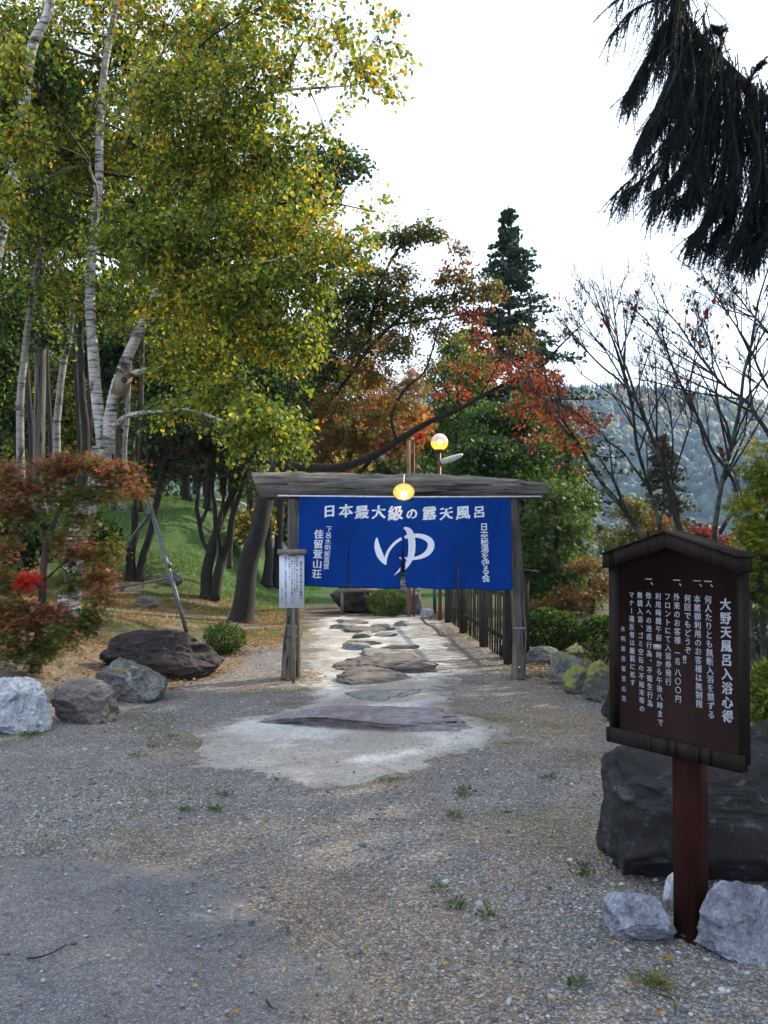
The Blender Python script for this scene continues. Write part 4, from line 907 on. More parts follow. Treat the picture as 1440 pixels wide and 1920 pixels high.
# other birches and trunks at left
def simple_trunk(name, label, seq, r0, r1, bark, seed, crown=None, group=None, size=.09):
    return tree(name, label, [(D(seq), r0, r1)], crown or [], size, 'quad', bark, seed, group=group)
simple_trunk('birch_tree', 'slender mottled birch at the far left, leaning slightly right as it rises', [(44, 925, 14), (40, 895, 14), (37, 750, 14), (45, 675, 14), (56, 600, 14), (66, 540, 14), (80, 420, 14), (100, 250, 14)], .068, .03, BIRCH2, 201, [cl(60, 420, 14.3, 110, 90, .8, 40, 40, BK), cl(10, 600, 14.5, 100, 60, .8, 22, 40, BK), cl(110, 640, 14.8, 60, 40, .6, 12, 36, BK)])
simple_trunk('birch_tree', 'pale birch whose upper trunk leans in from the top left corner', [(-60, 1150, 12), (-40, 900, 12), (-25, 600, 12), (2, 450, 12), (16, 390, 12), (32, 290, 12), (42, 220, 12), (58, 90, 12), (90, 20, 12), (110, -100, 12)], .10, .055, BIRCH, 202, [cl(-20, 250, 12.4, 90, 120, .8, 40, 40, BK), cl(60, 130, 12.6, 90, 80, .8, 40, 36, BK)])
q = P(75, 900, 15.5); tree('utility_pole', 'bare weathered grey timber pole standing among the birches at left', [(D([(73, 960, 15.5), (74, 840, 15.5), (77, 640, 15.5), (79, 470, 15.5), (80, 420, 15.5)]), .098, .085)], [], .1, 'quad', WOOD_GREY_Z, 203, cat='pole', lump=.03)
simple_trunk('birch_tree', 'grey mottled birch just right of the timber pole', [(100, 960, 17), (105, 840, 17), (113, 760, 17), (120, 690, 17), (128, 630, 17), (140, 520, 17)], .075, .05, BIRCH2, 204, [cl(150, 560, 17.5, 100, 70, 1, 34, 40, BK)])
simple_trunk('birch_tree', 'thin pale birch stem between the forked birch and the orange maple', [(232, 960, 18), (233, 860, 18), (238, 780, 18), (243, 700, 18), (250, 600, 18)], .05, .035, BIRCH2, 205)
simple_trunk('thin_tree', 'straight thin brown trunk right of the forked birch', [(262, 960, 19), (262, 850, 19), (265, 760, 19), (268, 690, 19), (270, 600, 19)], .05, .04, BARK_BROWN, 206, [cl(280, 600, 19.5, 90, 60, 1, 30, 40, BK)])
for k, (x0, x1, w, dd) in enumerate(((148, 138, .05, 18), (158, 152, .09, 17.5), (168, 172, .07, 19), (93, 88, .06, 20), (60, 45, .08, 21))):
    simple_trunk('dark_tree', ('dark thin trunk nearest the grey mottled birch', 'thickest of the dark trunks just left of the forked birch', 'dark trunk touching the left side of the forked birch', 'dark trunk directly right of the timber pole', 'dark trunk between the far-left birch and the timber pole')[k],
        [(x0, 960, dd), (x0 + 1, 840, dd), ((x0 + x1) / 2, 740, dd), (x1, 640, dd), (x1 - 4, 520, dd)], w, w * .6, BARK_DARK, 210 + k, [cl(x1, 560, dd + .5, 90, 60, 1.2, 26, 40, BK if k % 2 else BKY)])
# two dark trunks on the bank, behind the tripod
g1 = G(246, 1086); tree('bank_tree', 'left one of the two dark trunks rising from the bank behind the tripod', [(D([(244, 1090, g1[1]), (250, 1020, g1[1]), (257, 960, g1[1]), (258, 850, g1[1]), (262, 740, g1[1])]), .10, .06)], [cl(250, 790, g1[1] + .4, 80, 50, .9, 24, 36, DG)], .08, 'quad', BARK_DARK, 221)
g2 = G(262, 1088); tree('bank_tree', 'right-leaning one of the two dark trunks behind the tripod', [(D([(260, 1090, g2[1]), (275, 1020, g2[1]), (292, 940, g2[1]), (312, 850, g2[1]), (325, 760, g2[1])]), .085, .05)], [cl(330, 800, g2[1] + .4, 90, 60, .9, 34, 36, DG)], .08, 'quad', BARK_DARK, 222)
tree('bank_tree', 'slim trunk on the crest of the bank at the edge of the road', [(D([(216, 995, 24), (217, 940, 24), (220, 880, 24), (222, 800, 24)]), .10, .07)], [], .08, 'quad', BARK_BROWN, 223)
# multi-stem tree with a dark red crown
g3 = G(388, 1122); dd = g3[1]
DR = pal(('dr', 2), ('vd', 5), ('dg', 2)); G_['dr'] = (.07, .013, .014)
tree('dark_maple', 'many-stemmed maple with forking dark trunks on the lawn and a deep red and green crown', [
  (D([(388, 1124, dd), (389, 1080, dd), (394, 1040, dd), (405, 1000, dd), (420, 960, dd), (440, 920, dd), (455, 860, dd)]), .13, .05),
  (D([(403, 1126, dd - .05), (408, 1080, dd), (418, 1040, dd), (430, 1020, dd), (434, 980, dd), (448, 930, dd), (470, 880, dd)]), .11, .04),
  (D([(395, 1040, dd), (380, 1010, dd + .1), (374, 980, dd), (368, 950, dd), (374, 910, dd), (372, 860, dd)]), .06, .03),
  (D([(374, 985, dd), (388, 955, dd + .2), (394, 920, dd + .2), (400, 860, dd)]), .04, .025),
  (D([(405, 1000, dd), (402, 950, dd), (400, 900, dd), (405, 850, dd)]), .05, .03),
  (D([(414, 1045, dd), (412, 1000, dd - .2), (418, 950, dd - .2), (425, 880, dd)]), .05, .03)],
  [cl(330, 850, dd + .5, 70, 55, 1.2, 50, 36, DR), cl(400, 830, dd, 80, 55, 1.4, 70, 36, DR), cl(460, 840, dd, 60, 50, 1.2, 44, 36, DR), cl(400, 880, dd - .5, 70, 25, 1, 26, 32, DR), cl(300, 880, dd + .6, 40, 40, .9, 24, 30, DG), cl(470, 900, dd + .5, 45, 35, 1, 20, 30, DG), cl(350, 780, dd + .8, 90, 50, 1.3, 50, 34, DG), cl(440, 770, dd + .8, 90, 50, 1.3, 50, 34, DG)], .085, 'maple', BARK_DARK, 230)
tree('lawn_tree', 'thin straight trunk on the lawn right of the many-stemmed maple', [(D([(431, 1066, 20.5), (433, 1000, 20.5), (437, 940, 20.5), (440, 860, 20.5)]), .055, .04)], [cl(500, 900, 21, 70, 45, 1, 30, 34, pal(('ol', 2), ('g', 3), ('y', 1)))], .08, 'quad', BARK_BROWN, 231)

# leaning cherry behind the gate
g4 = G(452, 1166); dd = g4[1]
OL = pal(('ol', 3), ('br', 2), ('g', 3), ('dg', 1.5)); OB = pal(('ol', 3), ('br', 2), ('ro', 1.2), ('g', 2))
ch_l = [(D([(452, 1168, dd), (458, 1120, dd), (468, 1060, dd), (482, 990, dd), (500, 930, dd), (520, 880, dd), (542, 845, dd)]), .185, .13),
 (D([(540, 848, dd), (548, 825, dd - .1), (575, 790, dd - .2), (610, 755, dd - .3), (650, 712, dd - .3), (690, 655, dd - .3), (735, 608, dd - .3), (790, 568, dd - .3), (850, 550, dd - .3), (905, 545, dd - .3)]), .062, .008),
 (D([(528, 872, dd), (570, 876, dd - .3), (640, 873, dd - .6), (700, 853, dd - .9), (745, 828, dd - 1.1), (800, 792, dd - 1.2), (860, 765, dd - 1.3), (900, 742, dd - 1.3), (960, 712, dd - 1.3), (1010, 690, dd - 1.3), (1045, 655, dd - 1.3), (1085, 615, dd - 1.3), (1112, 592, dd - 1.3)]), .078, .004),
 (D([(546, 830, dd), (532, 780, dd + .2), (545, 720, dd + .3), (560, 650, dd + .4), (580, 560, dd + .4)]), .05, .012),
 (D([(690, 655, dd - .3), (698, 590, dd - .3), (715, 530, dd - .3), (745, 470, dd - .4), (785, 432, dd - .4), (840, 440, dd - .4)]), .035, .01),
 (D([(735, 608, dd - .3), (800, 600, dd - .2), (870, 590, dd - .2)]), .025, .01),
 (D([(560, 650, dd + .4), (620, 580, dd + .2), (660, 500, dd + .1)]), .035, .012),
 (D([(745, 828, dd - 1.1), (735, 780, dd - 1.1), (760, 730, dd - 1.1), (800, 690, dd - 1.1), (830, 590, dd - 1.1)]), .03, .012),
 (D([(900, 742, dd - 1.3), (930, 690, dd - 1.4), (950, 640, dd - 1.4)]), .02, .008),
 (D([(860, 765, dd - 1.3), (840, 740, dd - 1.2), (836, 700, dd - 1.2), (870, 650, dd - 1.2)]), .02, .008)]
G_['rb2'] = (.16, .045, .03); RD = pal(('r', 2.5), ('ro', 4), ('rr', .25), ('br', 2.5), ('rb2', 2))
C = [cl(620, 600, dd - .5, 70, 40, .5, 34, 30, OL), cl(660, 560, dd - .4, 60, 40, .5, 30, 30, BK), cl(590, 690, dd - .5, 60, 50, .5, 30, 30, BK), cl(660, 650, dd - .6, 60, 35, .5, 26, 30, OL), cl(700, 700, dd - .6, 60, 40, .5, 24, 28, OB), cl(620, 760, dd - .6, 60, 40, .5, 26, 28, OB), cl(740, 660, dd - .6, 50, 30, .5, 18, 26, OL), cl(680, 780, dd - .8, 60, 35, .5, 22, 26, OB), cl(760, 760, dd - .8, 45, 30, .5, 14, 24, OB), cl(820, 620, dd - .5, 60, 24, .5, 16, 24, OB), cl(720, 560, dd - .4, 60, 26, .5, 24, 28, OL), cl(790, 440, dd - .4, 75, 22, .5, 36, 30, OL), cl(730, 450, dd - .4, 55, 28, .5, 22, 30, OL), cl(670, 520, dd, 60, 40, .6, 34, 32, OL), cl(850, 520, dd - .3, 50, 22, .5, 20, 26, OB), cl(900, 545, dd - .3, 60, 22, .5, 30, 28, OB),
 cl(830, 565, dd - .3, 60, 22, .5, 30, 28, OL), cl(760, 580, dd - .3, 70, 35, .6, 40, 30, OL), cl(740, 520, dd - .3, 60, 28, .5, 30, 30, OL), cl(690, 600, dd, 70, 45, .7, 44, 32, OL), cl(620, 650, dd + .2, 70, 50, .7, 34, 30, OL), cl(610, 560, dd + .2, 70, 60, .8, 44, 34, BG),
 cl(850, 470, dd - .4, 40, 15, .4, 8, 20, OB), cl(870, 500, dd - .4, 45, 12, .4, 6, 20, RD), cl(760, 640, dd - .4, 60, 30, .5, 18, 26, OB), cl(560, 740, dd + .3, 60, 55, .8, 30, 32, DG), cl(640, 720, dd + .3, 60, 45, .8, 28, 30, OL), cl(880, 590, dd - .3, 60, 20, .4, 14, 22, RD),
 cl(920, 690, dd - 1.4, 70, 40, .5, 17, 20, RD), cl(990, 690, dd - 1.3, 70, 34, .5, 14, 20, RD), cl(850, 730, dd - 1.2, 45, 25, .4, 9, 18, RD), cl(790, 820, dd - 1.1, 20, 22, .2, 5, 14, pal(('rr', 1), ('r', 2))), cl(960, 640, dd - 1.3, 60, 25, .4, 14, 20, OB), cl(900, 640, dd - 1.3, 40, 20, .4, 8, 18, RD), cl(820, 690, dd - 1.1, 50, 30, .4, 10, 18, OB), cl(1030, 720, dd - 1.2, 40, 25, .4, 9, 18, RD)]
tree('leaning_cherry', 'dark leaning cherry left of the gate whose long low limb sweeps right above the beam', ch_l, C, .062, 'ovate', BARK_DARK, 240, flat=.45)
# orange maple behind the gate
OR = pal(('o', 3), ('br', 3), ('ro', 2), ('ol', 2)); ORR = pal(('br', 3), ('ro', 2), ('ol', 3), ('g', 1))
g5 = P(655, 1110, 19.5)
tree('orange_maple', 'orange and rust coloured maple spreading behind the gate beam', [(D([(650, 1112, 19.5), (655, 1000, 19.5), (650, 900, 19.5), (665, 800, 19.5), (680, 700, 19.5)]), .13, .04), (D([(655, 900, 19.5), (720, 840, 19.3), (770, 780, 19.3)]), .05, .015), (D([(650, 900, 19.5), (600, 830, 19.3), (590, 740, 19.3)]), .05, .015)],
  [cl(670, 700, 19.3, 70, 45, .9, 44, 34, OR), cl(620, 760, 19, 70, 45, .9, 44, 34, ORR), cl(710, 770, 19, 70, 45, .9, 48, 34, OR), cl(760, 720, 19.3, 50, 40, .8, 24, 30, ORR), cl(650, 830, 19, 80, 35, .9, 44, 32, ORR), cl(750, 830, 19, 60, 35, .9, 32, 32, ORR), cl(570, 850, 19, 50, 40, .8, 24, 30, ORR), cl(780, 790, 19.3, 50, 40, .8, 24, 30, OR), cl(700, 640, 19.5, 50, 30, .8, 18, 28, OR), cl(600, 690, 19.6, 60, 40, .8, 26, 30, ORR), cl(630, 900, 19.5, 110, 30, .9, 40, 30, ORR), cl(740, 890, 19.5, 80, 30, .9, 30, 30, DG)], .095, 'maple', BARK_DARK, 250)

# red and green maple in the left foreground
g6 = G(72, 1262); dd = g6[1]
G_['pk'] = (.42, .12, .075); G_['rb'] = (.20, .05, .035); G_['pk'] = (.36, .12, .07); RM = pal(('pk', 3.2), ('ro', 1), ('rb', 2.5), ('ol', 4), ('g', 2), ('dr', 1)); RG = pal(('ol', 4), ('g', 4), ('pk', 1), ('br', 1), ('dg', 1))
ml = [(D([(66, 1262, dd), (72, 1200, dd), (80, 1120, dd), (80, 1060, dd), (84, 1010, dd), (102, 975, dd), (118, 945, dd), (135, 905, dd)]), .047, .018),
 (D([(82, 1020, dd), (60, 960, dd + .2), (40, 910, dd + .3)]), .018, .006), (D([(118, 945, dd), (170, 915, dd - .2), (240, 915, dd - .3)]), .014, .005), (D([(80, 1090, dd), (130, 1050, dd - .2), (190, 1040, dd - .3)]), .014, .005),
 (D([(74, 1180, dd), (120, 1150, dd - .2), (180, 1140, dd - .3)]), .012, .004), (D([(80, 1110, dd), (40, 1060, dd - .2), (10, 1040, dd - .3)]), .014, .005), (D([(50, 1150, dd - .1), (36, 1110, dd - .2), (30, 1090, dd - .3)]), .010, .005)]
C = [cl(150, 865, dd - .1, 70, 18, .30, 34, 30, RM), cl(220, 885, dd - .2, 65, 20, .30, 34, 30, RM), cl(90, 880, dd, 65, 20, .3, 30, 30, RM), cl(170, 925, dd - .2, 80, 16, .3, 32, 28, RG), cl(250, 925, dd - .3, 40, 14, .25, 14, 26, RM), cl(40, 915, dd, 60, 25, .3, 30, 28, RM), cl(110, 930, dd, 70, 18, .3, 26, 28, RG), cl(20, 955, dd, 50, 22, .3, 22, 28, RM),
 cl(60, 970, dd, 60, 16, .3, 14, 26, RG), cl(150, 1040, dd - .2, 55, 26, .3, 30, 30, RM), cl(195, 1080, dd - .3, 35, 24, .25, 20, 28, RM), cl(140, 1090, dd - .2, 55, 22, .3, 24, 28, RG), cl(210, 1030, dd - .3, 35, 22, .25, 12, 26, RG), cl(120, 1010, dd - .1, 45, 18, .3, 14, 26, RG),
 cl(160, 1160, dd - .3, 50, 26, .28, 24, 28, RG), cl(100, 1150, dd - .2, 50, 20, .3, 18, 28, RM), cl(40, 1160, dd - .2, 55, 40, .3, 36, 30, RM), cl(20, 1210, dd - .2, 50, 35, .3, 30, 28, RG), cl(10, 1090, dd - .1, 40, 40, .3, 22, 28, RG), cl(100, 1200, dd - .1, 40, 30, .3, 16, 26, RG),
 cl(5, 1020, dd, 40, 30, .3, 16, 26, RM), cl(190, 1120, dd - .3, 30, 16, .2, 8, 24, RM), cl(60, 1225, dd - .2, 70, 30, .3, 34, 28, RG), cl(130, 1190, dd - .3, 60, 30, .3, 22, 28, RG), cl(5, 1150, dd, 50, 50, .3, 30, 28, RG), cl(150, 975, dd - .2, 60, 18, .3, 16, 26, RG), cl(10, 880, dd, 40, 30, .3, 14, 24, RM), cl(48, 1095, dd - .35, 26, 22, .12, 10, 22, pal(('rr', 3), ('r', 1))), cl(65, 1085, dd - .35, 14, 12, .1, 5, 18, pal(('rr', 1)))]
tree('red_maple', 'layered Japanese maple turning red over green at the left, behind the white rock', ml, C, .048, 'maple', BARK_BROWN, 260, droop=.25, flat=.75, twr=.0028)

# conifers
def conifer(name, label, base, htop, rbot, n, size, cols, seed, hb=.08, mat=None, gaps=.3, tuft=30, rad_pow=.85):
    r = np.random.default_rng(seed); t = thing(name, label, 'tree', base); base = np.asarray(base, float); hgt = htop - base[2]
    V, F = tube(curve([base, base + np.array([.03 * hgt / 14, 0, hgt * .5]), base + np.array([0, 0, hgt])], 24), np.linspace(hgt * .013, .02, 24), 10, True, .05, seed); mk('trunk', BARK_DARK and V, F, BARK_DARK, t, smooth_=True)
    f = hb + (1 - hb) * .985 * r.random(n) ** .85; ang = r.uniform(0, 2 * math.pi, n); L = rbot * (1 - f) ** rad_pow * r.uniform(.45, 1.12, n) * (.75 + .5 * (np.sin(f * 47 + ang * 2) > 0)) + .02
    s = base + np.stack([0 * f, 0 * f, f * hgt], -1); o = np.stack([np.cos(ang) * L, np.sin(ang) * L, -.05 * L + .15 * L * r.normal(size=n) * .5], -1); e = s + o
    Pn = np.stack([s, s + o * .4 + np.array([0, 0, 1]) * (.06 * L)[:, None], s + o * .75 + np.array([0, 0, 1]) * (.02 * L)[:, None], e], 1)
    A = Acc(); A.add(*tubes(Pn, np.stack([.014 * L + .006, .01 * L + .004, .006 * L + .003, 0 * L + .002], 1))); A.mk('branches', BARK_DARK, t, kind='stuff')
    tt = r.uniform(.25, 1.05, (n, tuft)); k = (tt * (1 + gaps * .0))[..., None]; pos = s[:, None] + o[:, None] * k + np.array([0, 0, .05]) * L[:, None, None]
    pos = pos + r.normal(size=pos.shape) * (np.array([1, 1, .6]) * .075 * (.5 + L[:, None, None] * .6) * (1.15 - tt[..., None] * .5))
    dr = np.repeat(unit(o), tuft, 0) * .5 + r.normal(size=(n * tuft, 3)) * .7 + np.array([0, 0, -.1]); cc = np.array(cols)
    V, F, Cc = leaves(pos.reshape(-1, 3), dr, np.repeat(size * (1.25 - .6 * f), tuft), 'quad', cc, None, .3, r); mk('crown', V, F, mat or LEAFD, t, col=Cc); return t
cb = P(955, 1010, 36); cb[2] = float(H(cb[0], cb[1])); conifer('cedar_tree', 'tall pointed dark green cedar standing alone against the white sky', cb, P(955, 384, 36)[2], 5.6, 360, .22, [(.024, .052, .020), (.038, .072, .026), (.018, .036, .017)], 301, tuft=54, rad_pow=1.0)
cb = P(1245, 1010, 30); cb[2] = float(H(cb[0], cb[1])); conifer('conifer_tree', 'small brownish-green conifer seen through the bare trees', cb, P(1250, 815, 30)[2], 1.7, 120, .15, [(.03, .045, .02), (.06, .05, .025)], 302, tuft=46)
cb = P(880, 1010, 44); cb[2] = float(H(cb[0], cb[1])); conifer('cedar_tree', 'broad dark conifer behind the globe lamp, left of the tall cedar', cb, P(880, 600, 44)[2], 4.0, 170, .3, [(.02, .045, .016), (.04, .07, .02)], 303, tuft=60)
cb = P(1010, 1010, 40); cb[2] = float(H(cb[0], cb[1])); conifer('cedar_tree', 'dark conifer just right of and behind the tall cedar, half its height', cb, P(1015, 640, 40)[2], 3.0, 150, .3, [(.018, .04, .016), (.03, .055, .02)], 304, tuft=60)

# leafy trees behind the gate, centre and right
def bushy(name, label, px, base_y, d, cls, p, seed, size=.11, shape='quad', bark=None, cat='tree', tr=.09, nl=34):
    b = P(px, base_y, d); b[2] = float(H(b[0], d)); top = P(cls[0][0], cls[0][1], d)
    tree(name, label, [([b, b * .6 + top * .4 + np.array([.05, 0, 0]), top], tr, tr * .3)], [cl(x, y, d + dz, rx, ry, rd_, nt, nl, p if len(rest) == 0 else rest[0]) for (x, y, dz, rx, ry, rd_, nt, *rest) in cls], size, shape, bark or BARK_DARK, seed, cat=cat)
GN = pal(('dg', 6), ('g', 3), ('yg', .5)); GD = pal(('dg', 6), ('g', 1.5)); LG = pal(('g', 4), ('yg', 1.6), ('dg', 2)); MR = pal(('ro', 1.2), ('br', 4), ('ol', 4), ('r', .4), ('dg', 2))
bushy('green_tree', 'light green leafy tree behind the orange maple, under the open sky', 855, 1080, 27, [(855, 650, 0, 45, 35, 1, 30), (830, 710, 0, 60, 40, 1.1, 40), (890, 700, 0, 45, 40, 1.1, 30), (850, 780, 0, 80, 50, 1.2, 60, GN), (800, 850, 0, 60, 50, 1.2, 40, GN)], LG, 401)
bushy('green_maple', 'dark green maple filling the space behind the right gate post', 1040, 1180, 19, [(1040, 930, 0, 65, 40, .9, 60), (1000, 990, 0, 55, 45, .9, 54), (1070, 990, 0, 55, 45, .9, 50), (1030, 1060, -.3, 75, 45, .9, 70), (1090, 1060, 0, 55, 40, .9, 44), (1010, 1110, -.3, 60, 35, .9, 44), (1080, 1120, 0, 60, 30, .9, 40), (992, 1075, 0, 34, 34, .6, 34), (985, 1130, 0, 34, 30, .6, 26)], GN, 402, .075, 'maple')
bushy('green_maple', 'dark green tree between the globe lamp pole and the right gate post', 900, 1120, 24, [(900, 850, 0, 70, 45, 1, 60), (860, 900, 0, 60, 45, 1, 50), (950, 880, 0, 60, 50, 1, 54), (1000, 850, .5, 60, 50, 1.1, 54), (920, 790, 1, 70, 45, 1.1, 50), (990, 780, 1, 60, 45, 1.1, 44)], GD, 403, .12)
bushy('green_maple', 'green and yellowish tree right of the gate beam end', 1060, 1130, 26, [(1060, 830, 0, 45, 45, 1, 36, GN), (1050, 900, 0, 60, 40, 1, 44, LG), (1085, 940, 0, 40, 40, .9, 30, GN)], GN, 404, .12)
bushy('maple_shrub', 'yellow-green and reddish shrub below the bare trees', 1215, 1130, 17, [(1190, 960, 0, 50, 32, .6, 36), (1170, 1010, 0, 60, 35, .7, 44), (1245, 1000, 0, 50, 45, .7, 44, MR), (1200, 1060, 0, 70, 40, .8, 50), (1290, 1040, 0, 50, 40, .7, 40, MR)], pal(('ol', 5), ('yg', 1), ('ro', .8), ('g', 2), ('dg', 2)), 405, .06, 'maple', cat='shrub', tr=.05)
bushy('maple_shrub', 'rust-red low maple shrub between the round bushes and the green maple', 1110, 1170, 18, [(1100, 1060, -.4, 42, 22, .5, 24), (1075, 1120, -.6, 60, 26, .6, 44), (1130, 1090, 0, 40, 35, .6, 30), (1010, 1140, -.4, 50, 18, .5, 24)], MR, 406, .06, 'maple', cat='shrub', tr=.05)
bushy('green_bush', 'dark green shrubbery low behind the rules board', 1330, 1170, 15, [(1330, 1080, 0, 80, 40, .7, 50), (1400, 1090, 0, 60, 45, .7, 50), (1260, 1120, 0, 60, 40, .7, 40)], GD, 407, .06, cat='shrub', tr=.04)
bushy('red_shrub', 'dark red leafy shrub seen above the gable of the rules board', 1330, 1120, 16.5, [(1320, 1000, 0, 36, 16, .5, 22), (1350, 1020, 0, 40, 22, .5, 24), (1290, 1030, 0, 30, 20, .5, 16)], pal(('dr', 2), ('r', 1), ('ro', 1)), 408, .06, 'maple', cat='shrub', tr=.03)
bushy('green_bush', 'dark green undergrowth behind the red maple at the far left', -20, 1060, 17.5, [(-30, 960, 0, 80, 50, .8, 50), (40, 985, 0, 60, 40, .8, 44), (10, 1040, 0, 70, 35, .8, 40), (90, 1010, .3, 50, 35, .7, 34)], BK, 421, .09, cat='shrub', tr=.04)
bushy('green_bush', 'dark green bush between the red maple and the two dark bank trunks', 175, 1075, 19, [(160, 985, 0, 50, 30, .8, 36), (195, 1020, 0, 42, 28, .7, 30)], BK, 422, .09, cat='shrub', tr=.04)
# right edge maple with light green leaves
gq = P(1408, 1300, 7.6); gq[2] = 0.
RGM = pal(('g', 4), ('yg', 3), ('y', .8), ('ro', .3))
tree('green_maple', 'light green Japanese maple with twin slim stems at the right edge', [([gq, P(1406, 1180, 7.6), P(1400, 1080, 7.6), P(1415, 980, 7.6), P(1425, 900, 7.6)], .035, .012), ([gq + np.array([.12, .05, 0]), P(1432, 1150, 7.7), P(1425, 1050, 7.7), P(1450, 930, 7.7)], .03, .012)],
  [cl(1415, 880, 7.6, 35, 30, .3, 22, 22, RGM), cl(1440, 930, 7.7, 50, 35, .35, 30, 24, RGM), cl(1400, 950, 7.5, 30, 25, .3, 14, 22, RGM), cl(1420, 1000, 7.5, 45, 30, .35, 30, 24, RGM), cl(1450, 1060, 7.6, 50, 40, .35, 30, 24, GN), cl(1400, 1050, 7.6, 30, 25, .3, 12, 22, RGM), cl(1430, 1110, 7.7, 40, 25, .3, 14, 22, GN), cl(1500, 900, 7.8, 50, 80, .4, 30, 24, RGM), cl(1440, 840, 7.6, 40, 20, .3, 8, 18, pal(('yg', 3), ('y', 2), ('ro', 1)))], .05, 'maple', BARK_GREY, 410, droop=.3, flat=.6, twr=.003)

# bare trees
def bare(name, label, limbs, seed, lvl=(9, 6), leafn=60, bark=None, cols=None, fine=1.0, clusters=None, size=.055):
    r = np.random.default_rng(seed); base = limbs[0][0][0]; t = thing(name, label, 'tree', base)
    A = Acc(); ends = []
    for k, (p, r0, r1) in enumerate(limbs):
        n = 44; c = curve(p, n); s = np.linspace(0, 1, n); jit = (np.stack([vnoise(np.stack([s * 9 + k * 3, s * 0 + j, s * 0], -1), seed + j) for j in range(3)], -1) - .5) * .035
        c = c + jit * np.minimum(1, s * 8)[:, None]; V, F = tube(c, (r0 + (r1 - r0) * s ** .8) * .60, 9 if r0 > .03 else 6, True, .08, seed + k); A.add(V, F)
        L = np.linalg.norm(np.diff(c, axis=0), axis=1).sum()
        def grow(c, L, rr, level, n_):
            K = len(c)
            for _ in range(n_):
                f = r.uniform(.22, .98) ** .8; i = min(int(f * (K - 1)), K - 2); st = c[i]; d = unit(c[i + 1] - c[i]); side = unit(np.cross(d, r.normal(size=3)))
                nd_ = unit(d * r.uniform(.8, 1.2) + side * r.uniform(.4, .85) + np.array([0, 0, r.uniform(0, .4)])); l = L * (1.05 - f * .6) * r.uniform(.24, .50) * fine
                b = unit(nd_ + r.normal(size=3) * .15 + np.array([0, 0, .12])); q = np.stack([st, st + nd_ * l * .33, st + nd_ * l * .33 + b * l * .33, st + nd_ * l * .33 + b * l * .33 + unit(b + r.normal(size=3) * .2) * l * .34])
                r_ = max(rr * (1 - f * .7) * .36, .0024); tw.append(q); twr_.append([r_, r_ * .75, r_ * .5, .0016]); ends.append(q[3]); ends.append(q[2])
                if level > 0: grow(q, l * 1.25, r_, level - 1, lvl[1] if level > 1 else 5)
        tw, twr_ = [], []
        grow(c, L, r0, 2, lvl[0]); A.add(*tubes(np.array(tw), np.array(twr_)))
    A.mk('trunk', bark or BARK_GREY, t, smooth_=True)
    e = np.array(ends); B = Acc()
    if leafn:
        q = e[r.integers(0, len(e), leafn)]; q = q[np.argsort(q[:, 2])][:int(leafn * .8)]
        V, F, Cc = leaves(q + r.normal(size=q.shape) * .02, r.normal(size=q.shape) * .4 + np.array([0, 0, -1.]), .06, 'ovate', *(cols or RD), .2, r); B.add(V, F, Cc)
    if clusters:
        tw2, lv = fill(clusters, np.vstack([curve(l[0], 30) for l in limbs]), r, size, 'ovate', .7, .3, twr=.0035); tw2.mk('branches', bark or BARK_GREY, t, kind='stuff')
        for a_, b_, c_2 in zip(lv.V, lv.F, lv.C): pass
        B.V += lv.V; B.F += [f + B.n for f in lv.F]; B.C += lv.C; B.n += lv.n
    if B.V: B.mk('crown', LEAFM, t)
    return t
d = 11.0
b = P(1215, 1160, d); b[2] = 0
